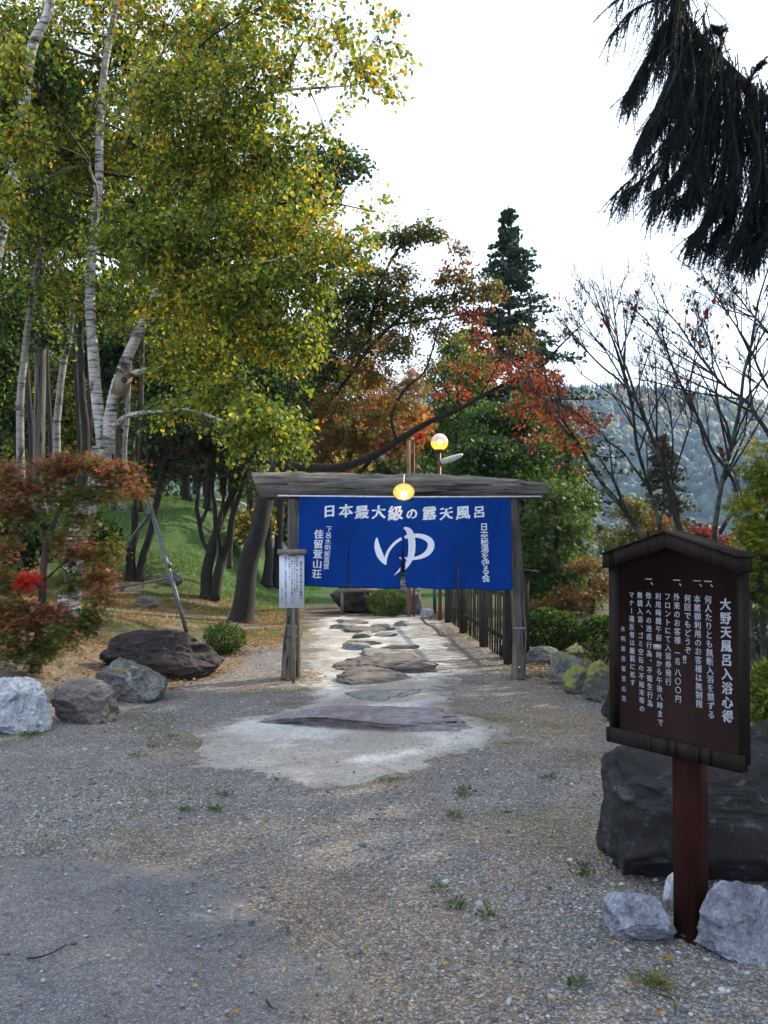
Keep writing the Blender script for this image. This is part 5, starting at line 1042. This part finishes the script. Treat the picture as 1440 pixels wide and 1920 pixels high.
bare('bare_cherry', 'nearly bare multi-stemmed cherry with red leaves on its left limbs', [
  (D([(1222, 1240, d), (1216, 1060, d), (1205, 1005, d), (1165, 950, d), (1120, 895, d), (1085, 835, d), (1060, 795, d), (1035, 760, d), (1005, 730, d), (985, 690, d)]), .065, .014),
  (D([(1228, 1240, d), (1245, 1080, d), (1235, 985, d + .1), (1215, 910, d + .1), (1195, 840, d), (1185, 760, d), (1165, 680, d), (1135, 600, d), (1110, 540, d)]), .06, .010),
  (D([(1232, 1240, d), (1275, 1050, d - .1), (1262, 950, d - .1), (1240, 870, d - .1), (1215, 800, d - .1), (1190, 740, d - .1), (1165, 660, d - .2), (1155, 600, d - .2), (1145, 520, d - .2)]), .062, .009),
  (D([(1232, 1240, d), (1290, 1080, d + .2), (1270, 960, d + .2), (1262, 880, d + .2), (1262, 810, d + .2), (1245, 740, d + .2), (1240, 680, d + .2)]), .04, .008),
  (D([(1235, 985, d + .1), (1262, 900, d + .4), (1292, 800, d + .5), (1300, 700, d + .5), (1328, 610, d + .6), (1340, 560, d + .6)]), .03, .004),
  (D([(1215, 800, d - .1), (1175, 720, d - .3), (1130, 650, d - .4), (1090, 590, d - .4), (1075, 540, d - .4)]), .024, .004),
  (D([(1165, 660, d - .2), (1185, 610, d - .2), (1190, 560, d - .2), (1215, 520, d - .2)]), .016, .003),
  (D([(1165, 950, d), (1120, 915, d + .3), (1060, 870, d + .5), (1000, 850, d + .6)]), .02, .004),
  (D([(1210, 905, d), (1165, 845, d - .2), (1110, 800, d - .4), (1060, 760, d - .5), (1020, 755, d - .5)]), .026, .006),
  (D([(1190, 740, d - .1), (1120, 680, d - .3), (1085, 640, d - .4), (1060, 610, d - .4), (1045, 570, d - .4)]), .024, .004)],
  501, (12, 6), 200, clusters=[cl(1045, 775, d - .2, 75, 26, .7, 14, 14, RD), cl(985, 765, d, 70, 26, .7, 14, 14, RD), cl(1080, 805, d - .2, 65, 24, .6, 9, 13, RD), cl(960, 700, d, 70, 18, .6, 10, 14, RD), cl(900, 670, d + .3, 70, 16, .6, 9, 14, OB), cl(1010, 820, d + .3, 60, 18, .6, 7, 12, RD), cl(1100, 790, d, 50, 25, .4, 10, 14, RD), cl(1030, 720, d, 40, 24, .4, 12, 16, RD), cl(990, 720, d + .2, 40, 30, .4, 14, 16, RD), cl(1070, 835, d, 40, 14, .4, 8, 12, RD)], size=.05)
d = 9.6
bare('bare_cherry', 'bare cherry rising behind the right half of the rules board with a thick lichen-grey trunk', [
  (D([(1345, 1270, d), (1342, 1080, d), (1340, 1000, d), (1350, 920, d), (1370, 830, d), (1392, 730, d), (1405, 660, d), (1425, 570, d), (1450, 480, d)]), .062, .012),
  (D([(1350, 1000, d), (1380, 930, d), (1345, 860, d), (1315, 800, d), (1285, 735, d), (1255, 670, d), (1220, 610, d), (1190, 580, d)]), .038, .009),
  (D([(1372, 830, d), (1350, 760, d), (1340, 700, d), (1330, 640, d), (1300, 560, d)]), .026, .007),
  (D([(1350, 920, d), (1325, 840, d + .2), (1300, 760, d + .3), (1262, 690, d + .3), (1240, 620, d + .3), (1232, 560, d + .3)]), .03, .004),
  (D([(1405, 660, d), (1380, 600, d), (1372, 540, d), (1350, 500, d)]), .02, .004),
  (D([(1400, 970, d + .2), (1400, 960, d + .2), (1372, 880, d + .2), (1350, 850, d + .2)]), .02, .01),
  (D([(1285, 735, d), (1300, 680, d), (1310, 620, d), (1330, 570, d)]), .016, .005)], 502, (13, 6), 110)
d = 10.4
bare('bare_cherry', 'bare cherry at the right edge whose limbs reach up left above the others', [
  (D([(1530, 1240, d), (1500, 980, d), (1450, 830, d), (1415, 775, d), (1385, 745, d), (1350, 715, d), (1310, 660, d), (1275, 610, d), (1240, 570, d)]), .06, .009),
  (D([(1500, 980, d), (1480, 800, d), (1440, 720, d), (1400, 640, d), (1360, 580, d), (1320, 520, d)]), .04, .007),
  (D([(1540, 1000, d - .3), (1520, 760, d - .3), (1460, 650, d - .3), (1420, 600, d - .3), (1380, 550, d - .3), (1345, 495, d - .3)]), .04, .007)], 503, (13, 6), 110)

# shrubs
def shrub(name, label, x0, x1, yt, yb, n, size, cols, seed, shape='quad', stems=6, cat='shrub', shell=.75):
    r = np.random.default_rng(seed); q = G((x0 + x1) / 2, yb); d = q[1]; rx = (x1 - x0) / FPX * d / 2; cy = d + rx * .7; cx = P((x0 + x1) / 2, yb, cy)[0]; rx = (x1 - x0) / FPX * cy / 2
    zb_ = float(H(cx, cy)); zt_2 = P(cx, yt, cy)[2]; rz = max((zt_2 - zb_) / 2, .05) if shell > .5 else (zt_2 - zb_) / 2; c = np.array([cx, cy, zb_ + rz])
    t = thing(name, label, cat, (cx, cy, zb_)); e = unit(r.normal(size=(n, 3))); lump = 1 + .30 * (fbm(e * 3 + seed, 2, seed) - .5); rr = r.uniform(shell, 1.0, (n, 1)) ** .5
    pos = c + e * rr * lump[:, None] * np.array([rx, rx * .8, rz]); V, F, Cc = leaves(pos, e * .6 + r.normal(size=(n, 3)) * .7 + np.array([0, 0, .3]), size, shape, cols[0], cols[1], .2, r)
    mk('foliage', V, F, LEAFM, t, col=Cc); s = np.tile(np.array([cx, cy, zb_ - .02]), (stems * 3, 1)) + r.normal(size=(stems * 3, 3)) * np.array([.04, .04, 0]); ee = c + unit(r.normal(size=(stems * 3, 3))) * np.array([rx, rx * .7, rz]) * .8
    ee[:, 2] = np.maximum(ee[:, 2], c[2] - rz * .3); A = Acc(); A.add(*tubes(np.stack([s, s * .55 + ee * .45 + r.normal(size=s.shape) * .02, s * .2 + ee * .8, ee], 1), np.tile([.012, .009, .006, .003], (stems * 3, 1)))); A.mk('stems', BARK_DARK, t, kind='stuff')
SG = pal(('dg', 5), ('g', 1.5))
shrub('round_shrub', 'dark green clipped round shrub right behind the right gate post', 975, 1088, 1143, 1224, 9000, .032, SG, 601)
shrub('round_shrub', 'dark green clipped round shrub half hidden by the rules board', 1082, 1200, 1156, 1232, 8000, .032, SG, 602)
shrub('round_shrub', 'dark green hedge-like round shrub at the right edge behind the slim maple stems', 1380, 1600, 1130, 1250, 9000, .035, SG, 607)
bushy('green_tree', 'dark green tree closing the view at the right edge behind the slim maple', 1480, 1150, 18, [(1430, 1000, 0, 60, 50, .9, 50), (1500, 1060, 0, 70, 50, .9, 50), (1420, 1090, 0, 50, 45, .9, 44), (1520, 960, 0, 70, 60, .9, 44)], GN, 409, .08)
shrub('small_shrub', 'small dark green shrub on thin stems at the right end of the dark brown boulder', 380, 462, 1168, 1232, 2300, .045, pal(('dg', 5), ('g', 2.5)), 603, 'narrow', stems=9, shell=.25)
shrub('low_bush', 'low green bush between the two boulders at the path end', 688, 764, 1106, 1158, 3200, .06, pal(('g', 4), ('dg', 3)), 604, 'narrow')
shrub('leafy_bush', 'bright green leafy bush at the right edge beside the rules board', 1398, 1500, 1240, 1378, 1500, .07, pal(('g', 3), ('yg', 2)), 605, 'narrow', shell=.3)
shrub('thin_bush', 'thin straggly yellowish bush between the mossy rocks and the rules board', 1085, 1160, 1190, 1252, 300, .04, pal(('ol', 4), ('g', 2)), 606, 'narrow', shell=.2)

# spruce branch hanging in at the top right and unseen spruces added to shade the yard
def needle_twigs(start, dirv, length, r, nd_n, nl, nw, col):
    T = len(start); tt = np.linspace(0, 1, 5)[None, :, None]; Pn = start[:, None] + dirv[:, None] * length[:, None, None] * tt + (np.array([0, 0, -.18]) * length[:, None, None]) * tt ** 2
    A = Acc(); V, F = tubes(Pn, np.tile([.005, .004, .003, .003, .002], (T, 1))); A.add(V, F, np.array([.009, .008, .007]))
    t = r.uniform(.02, 1, (T, nd_n)) * 4; i = np.clip(t.astype(int), 0, 3); f = (t - i)[..., None]; ti = np.arange(T)[:, None]; pos = (Pn[ti, i] * (1 - f) + Pn[ti, i + 1] * f).reshape(-1, 3)
    dr = np.repeat(dirv, nd_n, 0) * .55 + unit(r.normal(size=(T * nd_n, 3))) * .75
    tv, tf = LEAF['blade']; y = unit(dr); x = unit(np.cross(y, r.normal(size=y.shape))); L = (nl * r.uniform(.6, 1.2, len(pos)))[:, None, None]
    V = pos[:, None] + tv[None, :, 0:1] * x[:, None] * nw + tv[None, :, 1:2] * y[:, None] * L; F = np.arange(len(pos) * 3).reshape(-1, 3)
    A.add(V, F, np.repeat(np.array(col) * r.uniform(.6, 1.5, (len(pos), 1)), 3, 0)); return A
def spruce(name, label, base, hgt, R, seed, feature=False, hb=.3):
    r = np.random.default_rng(seed); t = thing(name, label, 'tree', base); base = np.asarray(base, float)
    V, F = tube([base, base + np.array([0, 0, hgt * .5]), base + np.array([0, 0, hgt])], [.26, .16, .03], 14, True, .05, seed); mk('trunk', V, F, BARK_DARK, t, smooth_=True)
    n = 210; f = hb + (1 - hb) * r.random(n); ang = r.uniform(0, 2 * math.pi, n); L = R * (1 - f) ** .8 / (1 - hb) ** .8 * r.uniform(.75, 1.1, n) + .2
    s = base + np.stack([0 * f, 0 * f, f * hgt], -1); o = np.stack([np.cos(ang) * L, np.sin(ang) * L, -.25 * L], -1)
    Pn = np.stack([s, s + o * .35 + np.array([0, 0, .10]) * L[:, None], s + o * .7 + np.array([0, 0, .06]) * L[:, None], s + o], 1); A = Acc(); A.add(*tubes(Pn, np.stack([.014 * L + .01, .01 * L + .006, .006 * L + .004, 0 * L + .003], 1))); A.mk('branches', BARK_DARK, t, kind='stuff')
    tuft = 70; k = r.uniform(.15, 1.03, (n, tuft))[..., None]; pos = s[:, None] + o[:, None] * k + r.normal(size=(n, tuft, 3)) * np.array([.16, .16, .10]); pos[..., 2] -= np.abs(r.normal(size=(n, tuft))) * .22 * L[:, None] / R * 1.6
    dr = r.normal(size=(n * tuft, 3)) * .3 + np.array([0, 0, -1.]); V, F, Cc = leaves(pos.reshape(-1, 3), dr, .38, 'narrow', [(.012, .028, .014), (.02, .04, .016)], None, .2, r); mk('crown', V, F, LEAFD, t, col=Cc)
    if feature:
        d0 = 6.3; limb = curve([base + np.array([0, 0, 4.4])] + D([(1640, 330, 6.6), (1520, 255, 6.4), (1440, 196, d0), (1385, 150, d0), (1335, 100, d0), (1295, 50, d0), (1272, 0, d0), (1262, -60, d0), (1240, -150, d0 - .1)]), 60)
        V, F = tube(limb, np.linspace(.06, .018, 60), 10, True, .12, 5); mk('limb', V, F, BARK_DARK, t, smooth_=True, label='big drooping limb reaching into the top right corner')
        secs = [[(1268, -20), (1225, 0), (1180, 25), (1142, 70)], [(1262, -60), (1215, -40), (1170, -10), (1150, 5)], [(1276, 20), (1240, 60), (1205, 125), (1170, 185)], [(1290, 45), (1262, 130), (1225, 220), (1192, 285)], [(1305, 70), (1285, 190), (1235, 300), (1166, 368)],
                [(1330, 100), (1310, 230), (1275, 320), (1222, 372)], [(1350, 120), (1340, 260), (1315, 340), (1262, 375)], [(1375, 142), (1360, 290), (1335, 390), (1290, 452)], [(1400, 165), (1390, 300), (1370, 390), (1322, 465)], [(1430, 190), (1425, 310), (1410, 400), (1365, 478)],
                [(1460, 210), (1450, 340), (1440, 420), (1405, 490)], [(1320, 85), (1330, 200), (1310, 300), (1300, 330)], [(1410, 172), (1420, 300), (1400, 400), (1395, 440)], [(1360, 130), (1380, 240), (1370, 330), (1345, 380)], [(1290, 40), (1300, 130), (1290, 210), (1270, 270)], [(1282, 20), (1278, 110), (1255, 180), (1232, 230)],
                [(1500, 240), (1500, 360), (1480, 450), (1450, 520)], [(1550, 270), (1545, 430), (1530, 540), (1500, 620)], [(1345, 110), (1352, 80), (1350, 65), (1340, 55)], [(1400, 160), (1415, 135), (1425, 125), (1432, 118)], [(1310, 75), (1330, 60), (1342, 58), (1350, 62)], [(1440, 205), (1462, 300), (1450, 380), (1430, 430)]]
        st, dv, ln = [], [], []; A = Acc()
        for kk in range(4):
            for si, sct in enumerate(secs):
                if kk and si in (0, 1, 18, 19, 20): continue
                dz = r.uniform(-.45, .45) if kk else r.uniform(-.15, .15); c = curve(D([(x + r.normal(0, 5 * kk), y + r.normal(0, 5 * kk), d0 + dz * min(1, .3 + j * .35)) for j, (x, y) in enumerate(sct)]), 24); V, F = tube(c, np.linspace(.011, .004, 24), 5); A.add(V, F, (.009, .008, .007))
                m = 62 if len(sct) and sct[-1][1] > 150 else 20; idx = np.clip((r.random(m) * 23).astype(int), 0, 22); tg = unit(c[idx + 1] - c[idx])
                up = si in (18, 19, 20)
                st.append(c[idx]); dv.append(unit(tg * .5 + r.normal(size=(m, 3)) * .28 + np.array([-.16, 0, .1 if up else -1.0]))); ln.append(r.uniform(.12, .36, m) * (.35 if up else 1) * (1.1 - .55 * idx / 23))
                # needles along the branch itself
                st.append(c[::3]); dv.append(unit(np.gradient(c, axis=0))[::3]); ln.append(np.full(8, np.linalg.norm(c[-1] - c[0]) / 8))
        idx = r.integers(8, 59, 420); st.append(limb[idx] + r.normal(size=(420, 3)) * np.array([.02, .12, .02])); dv.append(unit(r.normal(size=(420, 3)) * .25 + np.array([-.1, 0, -1]))); ln.append(r.uniform(.2, .75, 420))
        N_ = needle_twigs(np.concatenate(st), np.concatenate(dv), np.concatenate(ln), r, 58, .028, .0052, (.009, .018, .015))
        A.V += N_.V; A.F += [f_ + A.n for f_ in N_.F]; A.C += N_.C; A.n += N_.n
        A.mk('needles', LEAFD, t, label='hanging dark needle sprays of the limb')
    return t
spruce('spruce_tree', 'dark spruce whose drooping limb hangs into the top right corner', (4.9, 6.6, 0), 18, 3.1, 701, True, .50)
spruce('spruce_tree', 'tall unseen spruce added outside the right edge to shade the gravel', (8.4, 12.2, 0), 17, 3.0, 702, False, .12)
spruce('spruce_tree', 'tall unseen spruce added for shade outside the right edge behind the one with the hanging limb', (10.2, 9.2, 0), 17, 3.3, 704, False, .06)
spruce('spruce_tree', 'tall unseen spruce added for shade outside the right edge nearest the camera', (5.6, 2.2, 0), 17, 3.4, 703, False, .2)

# background wood
def backdrop(name, label, specs, seed, size, nleaf):
    r = np.random.default_rng(seed); A = Acc(); B = Acc()
    for (x, d, h0, hgt, R, p) in specs:
        z = float(H(x, d)); b = np.array([x, d, z]); V, F = tube([b, b + np.array([r.normal() * .2, 0, hgt * .5]), b + np.array([r.normal() * .4, 0, hgt * .92])], [.16, .11, .03], 7); A.add(V, F)
        m = 26; e = unit(r.normal(size=(m, 3))) * r.uniform(.3, 1, (m, 1)); cc = b + np.array([0, 0, z * 0 + (h0 + hgt) / 2]) + e * np.array([R, R, (hgt - h0) / 2]); n = nleaf // m
        pos = (cc[:, None] + r.normal(size=(m, n, 3)) * np.array([.55, .55, .35]) * R * .38).reshape(-1, 3); V, F, C_ = leaves(pos, r.normal(size=(m * n, 3)), size, 'quad', p[0], p[1], .3, r); B.add(V, F, C_ * 1.0)
    o1 = A.mk('background_trunks', BARK_DARK, org=(0, 40, 0), kind='stuff', label=label[0], cat='trees'); o2 = B.mk('background_wood', LEAFM, org=(0, 40, 0), kind='stuff', label=label[1], cat='wood')
r = np.random.default_rng(77); specs = []
for k in range(84):
    px = r.uniform(-350, 760) if k < 70 else r.uniform(560, 880); d = r.uniform(36, 60); x = (px - 720) / FPX * d
    specs.append((x, d, -1.5 if k % 4 else 3.0, r.uniform(9, 14) * (1 if px < 520 else .52), r.uniform(1.8, 2.8), (BK, BKY, DG, BK, pal(('o', 2), ('y', 1), ('br', 2), ('dg', 3)), DG)[k % 6]))
for k in range(64):
    px = -420 + k * 21 + r.uniform(-9, 9); d = r.uniform(64, 92); specs.append(((px - 720) / FPX * d, d, -3.0, r.uniform(13, 19) if px < 560 else r.uniform(8, 10), r.uniform(3.0, 4.2), (DG, DG, DG, BK)[k % 4]))
backdrop('background_wood', ('dark trunks of the wood behind the lawn', 'mixed green, yellow and orange wood rising behind the lawn and gate'), specs, 78, .26, 900)
# middle-distance trees beyond the bank that close the view at left (each its own)
for k, (px, d, cy, p, lb) in enumerate(((-60, 22, 700, BK, 'green tree beyond the left edge of the bank'), (60, 24, 760, BKY, 'yellow-green tree behind the timber pole'), (190, 26, 700, BK, 'green tree behind the forked birch'),
     (290, 27, 690, pal(('o', 3), ('y', 1.5), ('br', 1)), 'orange tree glowing behind the thin trunks right of the forked birch'), (390, 26, 640, DG, 'dark green tree behind the lawn left of the leaning cherry'), (520, 25, 700, DG, 'dark green tree above the leaning cherry trunk'), (60, 28, 300, BK, 'tall dark green tree rising behind the birches at the top left'), (210, 29, 330, BKY, 'tall green and yellow tree directly behind the forked birch crown'), (350, 28.5, 330, BK, 'tall dark green tree behind the right half of the birch crown'), (470, 28, 420, BK, 'dark green tree filling the gap between the birch and the leaning cherry'), (500, 24, 900, pal(('y', 2), ('ol', 3), ('br', 1)), 'small yellowish tree glimpsed just left of the gate post'))):
    b = P(px, 1000, d); b[2] = float(H(b[0], d)); cx = [(px + r.normal(0, 40), cy + r.normal(0, 50) - (80 if j == 0 else 0)) for j in range(7)]
    big = k < 6 or 6 <= k <= 9; rj = np.random.default_rng(60 + k); cx = cx if k < 6 else [(px + rj.normal(0, 60), cy + rj.normal(0, 110)) for _ in range(10)] if big else cx; cx = cx if big else cx[:2]
    tree('backdrop_tree', lb, [([b, P(px, (cy + 1000) / 2, d), P(cx[0][0], cx[0][1], d)], .12, .04)], [cl(x, y, d + r.normal(0, .6), 75 if big else 40, 60 if big else 25, 1.5, 50 if k < 6 else 60, 36, p) for x, y in cx], .12 if k < 6 else .14, 'quad', BARK_DARK, 800 + k)

# ------------------------------------------------------------------ small ground cover
def inpoly(poly, x, y): return sdf(poly, x, y)
def pebbles():
    r = np.random.default_rng(900); A = Acc(); n = 190000
    d = 2.3 + 11 * r.random(n) ** 1.55; x = r.uniform(-.62, .62, n) * d + r.normal(0, .1, n); y = d
    size = np.exp(r.normal(-5.55, .42, n)) * (1 + .05 * d); sp = inpoly(PATHPOLY, x, y); sa = inpoly(ASPOLY, x, y)
    keep = r.random(n) < np.where(sp > .12, .07, np.where(sp > -.2, .5, 1.0)) * np.where(sa > .15, .10, np.where(sa > -.25, .5, 1)) * (.45 + .55 * smooth(.4, .6, n2(x, y, 1.3, 3, 12)))
    e = np.interp(y, [0, 6, 8, 10, 14], [3.9, 3.5, 2.9, 2.3, 2.3]); keep &= (-x - e < .3) | (r.random(n) < .25); keep &= size < .022
    x, y, size = x[keep], y[keep], size[keep]; n = len(x)
    cols = np.array([(.17, .18, .19), (.11, .12, .13), (.26, .27, .29), (.36, .37, .39), (.26, .205, .15), (.07, .07, .075), (.20, .13, .10)]); ci = r.choice(7, n, p=[.27, .20, .17, .05, .18, .08, .05]); c = cols[ci] * r.uniform(.8, 1.25, (n, 1))
    oc = np.array([[1, 0, 0], [-1, 0, 0], [0, 1, 0], [0, -1, 0], [0, 0, 1], [0, 0, -1.]]); of = np.array([[0, 2, 4], [2, 1, 4], [1, 3, 4], [3, 0, 4], [2, 0, 5], [1, 2, 5], [3, 1, 5], [0, 3, 5]])[:4 + 0]
    z = H(x, y) + (n2(x, y, 5, 3, 71) - .5) * .02 + np.where(inpoly(PATHPOLY, x, y) > 0, .016, 0) + np.where(inpoly(ASPOLY, x, y) > 0, .016, 0)
    big = (size > .0075) & (y < 6)
    for m, (bv, bf) in ((~big, (oc, of)), (big, I1)):
        k = np.where(m)[0]; a = r.uniform(0, 6.28, len(k)); S = np.stack([size[k] * r.uniform(.8, 1.5, len(k)), size[k] * r.uniform(.6, 1.1, len(k)), size[k] * r.uniform(.4, .8, len(k))], -1)
        V = bv[None] * S[:, None] * r.uniform(.75, 1.25, (len(k), len(bv), 1)); ca, sa_ = np.cos(a)[:, None], np.sin(a)[:, None]; V = np.stack([V[..., 0] * ca - V[..., 1] * sa_, V[..., 0] * sa_ + V[..., 1] * ca, V[..., 2]], -1)
        V = V + np.stack([x[k], y[k], z[k] + S[:, 2] * .25], -1)[:, None]; F = (np.arange(len(k))[:, None, None] * len(bv) + bf[None]).reshape(-1, 3); A.add(V, F, np.repeat(c[k], len(bv), 0))
    mt, nt, nd, lk, bs = newmat('gravel_stone'); at = nd.new('ShaderNodeAttribute'); at.attribute_name = 'col'; lk.new(at.outputs['Color'], bs.inputs['Base Color']); bs.inputs['Roughness'].default_value = .8
    A.mk('gravel', mt, org=(0, 0, 0), kind='stuff', label='loose grey gravel scattered over the yard', cat='gravel')
pebbles()
def litter():
    r = np.random.default_rng(910); A = Acc(); P_ = []
    n = 34000; y = r.uniform(9, 22, n); x = -r.uniform(1.2, 9, n); e = np.interp(y, [9, 10, 14, 20], [2.0, 1.7, 1.3, 1.6]); k = (-x > e) & (r.random(n) < smooth(.30, .50, n2(x, y, 1.1, 3, 15)) * (1 - .8 * smooth(18, 21, y))); P_.append((x[k], y[k]))
    n = 900; y = r.uniform(2.6, 10, n); x = r.uniform(-.42, .42, n) * y; P_.append((x, y))
    n = 1500; y = r.uniform(8.5, 16, n); x = r.uniform(.9, 4.5, n); k = (x > 1.25) & (sdf(PATHPOLY, x, y) < -.15); P_.append((x[k], y[k]))
    for (px, py, rr_2, m) in ((1010, 1262, .35, 260), (1075, 1300, .3, 120), (560, 1268, .3, 60), (1140, 1210, .5, 150), (840, 1190, .35, 90)):
        q = G(px, py); P_.append((q[0] + r.normal(0, rr_2 * .5, m), q[1] + r.normal(0, rr_2, m)))
    x = np.concatenate([a for a, b in P_]); y = np.concatenate([b for a, b in P_]); z = H(x, y) + (n2(x, y, 5, 3, 71) - .5) * .02 + .022
    pos = np.stack([x, y, z], -1); dr = r.normal(size=pos.shape) * np.array([1, 1, .18]); near = y < 9
    for m, s in ((near, .022), (~near, .045)):
        V, F, C_ = leaves(pos[m], dr[m], s, 'ovate', [(.34, .19, .055), (.24, .11, .035), (.16, .08, .03), (.42, .31, .09), (.30, .08, .03)], [3, 3, 3, 2, 1], .9, r); A.add(V, F, C_)
    A.mk('fallen_leaves', LEAFM, org=(0, 10, 0), kind='stuff', label='dry brown and yellow leaves strewn over the bank and gravel', cat='leaves')
litter()
def grass():
    r = np.random.default_rng(920); A = Acc(); n = 90000; y = r.uniform(12, 34, n); x = -r.uniform(1.2, 14, n)
    e = np.interp(y, [12, 14, 20, 30], [2.2, 1.5, 1.7, 1.8]); w = smooth(.3, .6, n2(x, y, 1.4, 3, 16)) * (.12 + .88 * smooth(17.8, 20.0, y + (n2(x, y, .9, 4, 11) - .5) * 4 + .35 * np.clip(x + 6, -8, 0))); k = (-x > e) & (r.random(n) < w * (.3 + .7 * smooth(-9.5, -6.8, x)))
    x, y = x[k], y[k]; n = len(x); z = H(x, y) - .01; pos = np.stack([x, y, z], -1); tv, tf = LEAF['blade']
    dr = unit(r.normal(size=(n, 3)) * .45 + np.array([0, 0, 1])); sd_ = unit(np.cross(dr, r.normal(size=(n, 3)))); L = r.uniform(.05, .14, n)[:, None, None]
    V = pos[:, None] + tv[None, :, 0:1] * sd_[:, None] * .022 + tv[None, :, 1:2] * dr[:, None] * L
    c = np.array([(.07, .16, .025), (.045, .11, .02), (.11, .18, .03), (.22, .17, .05)])[r.choice(4, n, p=[.4, .3, .2, .1])] * r.uniform(.75, 1.25, (n, 1)); A.add(V, np.arange(n * 3).reshape(-1, 3), np.repeat(c, 3, 0))
    n = 16000; y = r.uniform(9, 19, n); x = r.uniform(1.2, 6, n); k = (r.random(n) < smooth(.5, .62, n2(x, y, 1.1, 3, 19))) & (sdf(PATHPOLY, x, y) < -.25); x, y = x[k], y[k]; n = len(x)
    pos = np.stack([x, y, H(x, y)], -1); dr = unit(r.normal(size=(n, 3)) * .45 + np.array([0, 0, 1])); sd_ = unit(np.cross(dr, r.normal(size=(n, 3)))); L = r.uniform(.04, .10, n)[:, None, None]
    V = pos[:, None] + tv[None, :, 0:1] * sd_[:, None] * .014 + tv[None, :, 1:2] * dr[:, None] * L; A.add(V, np.arange(n * 3).reshape(-1, 3), np.repeat(np.array([[.10, .13, .035]]) * r.uniform(.7, 1.4, (n, 1)), 3, 0))
    A.mk('grass', GRASSM, org=(0, 10, 0), kind='stuff', label='short green grass on the bank and in patches right of the path', cat='grass')
grass()
# single weeds on the gravel
WE = ((1028, 1462, 'weed'), (868, 1494, 0), (866, 1485, 0), (852, 1534, 0), (418, 1494, 0), (322, 1384, 0), (205, 1346, 0), (818, 1672, 0), (855, 1702, 0), (1095, 1645, 0), (284, 1402, 0), (250, 1420, 0), (1230, 1850, 0), (350, 1522, 0), (60, 1380, 0), (400, 1522, 0), (1095, 1630, 0), (912, 1720, 0), (728, 1467, 0), (1075, 1850, 0))
pos_names = ['green weed tuft on the gravel directly below the right end of the path apron', 'upper of two adjoining weed tufts right of the path apron', 'lower of two adjoining weed tufts right of the path apron', 'pale spreading weed in the gravel between the path apron and the rules board', 'green weed on the gravel below the left tip of the path apron',
 'tallest weed between the taupe rock and the long slab', 'green weed growing at the right foot of the taupe rock', 'weed in the open gravel left of the angular blue-grey rock, farther one', 'weed in the open gravel left of the angular blue-grey rock, nearer one', 'small weed close to the left side of the big black boulder', 'brownish weed tuft left of the path apron, farther one', 'brownish weed tuft left of the path apron, nearer one',
 'yellow-green moss tuft on the gravel below the rules board post', 'flat weed at the border of gravel and asphalt', 'grass tuft under the white rock', 'small weed on the gravel above the asphalt edge', 'second small weed beside the big black boulder', 'lone weed in the middle of the right gravel', 'tiny weed at the lower edge of the path apron', 'weed near the bottom edge left of the large pale rock']
for k, (px, py, _) in enumerate(WE):
    r = np.random.default_rng(950 + k); q = G(px, py); n = 46 if k not in (12, 14) else 160; sp_ = (.05 if k not in (12, 14) else .11); a = r.uniform(0, 6.28, n); rr = np.abs(r.normal(0, sp_ * .55, n))
    pos = q + np.stack([np.cos(a) * rr, np.sin(a) * rr, r.uniform(.004, .02, n)], -1); dr = np.stack([np.cos(a), np.sin(a), r.uniform(.2, 1.2, n)], -1); brown = k in (10, 11)
    V, F, C_ = leaves(pos, dr, .026, 'narrow', [(.22, .15, .05), (.14, .12, .04)] if brown else ([(.17, .17, .03), (.12, .13, .03)] if k == 12 else [(.05, .09, .025), (.08, .12, .03)]), None, .5, r)
    mk('weed', V, F, LEAFM, col=C_, org=q, label=pos_names[k], cat='weed', group='weeds growing in the gravel')
# fallen maple leaf, twigs
q = G(1262, 1806) + np.array([0, 0, .02]); V, F, C_ = leaves(np.array([q]), np.array([[-1, .25, .08]]), .062, 'maple', [(.50, .30, .06)], None, 1.0, np.random.default_rng(3)); mk('maple_leaf', V, F, LEAFM, col=C_, label='single ochre maple leaf lying on the gravel below the rules board post', cat='leaf')
def twig(pts, rr, label):
    c = curve([G(x, y) + np.array([0, 0, .022]) for x, y in pts], 20); V, F = tube(c, np.linspace(rr, rr * .5, 20), 7, True, .15, 3); mk('twig', V, F, BARK_DARK, smooth_=True, label=label, cat='twig')
twig([(50, 1809), (75, 1806), (100, 1797), (124, 1783)], .004, 'long dark twig lying on the asphalt at lower left')
twig([(500, 1889), (506, 1899), (520, 1908)], .005, 'short bent reddish twig at the bottom edge of the asphalt')
twig([(1235, 1876), (1262, 1888), (1268, 1918)], .003, 'thin curved twig on the gravel below the moss tuft')
twig([(790, 1160), (800, 1172), (815, 1180), (828, 1196)], .012, 'dark root lying across the far right end of the path')
q = G(490, 1899);
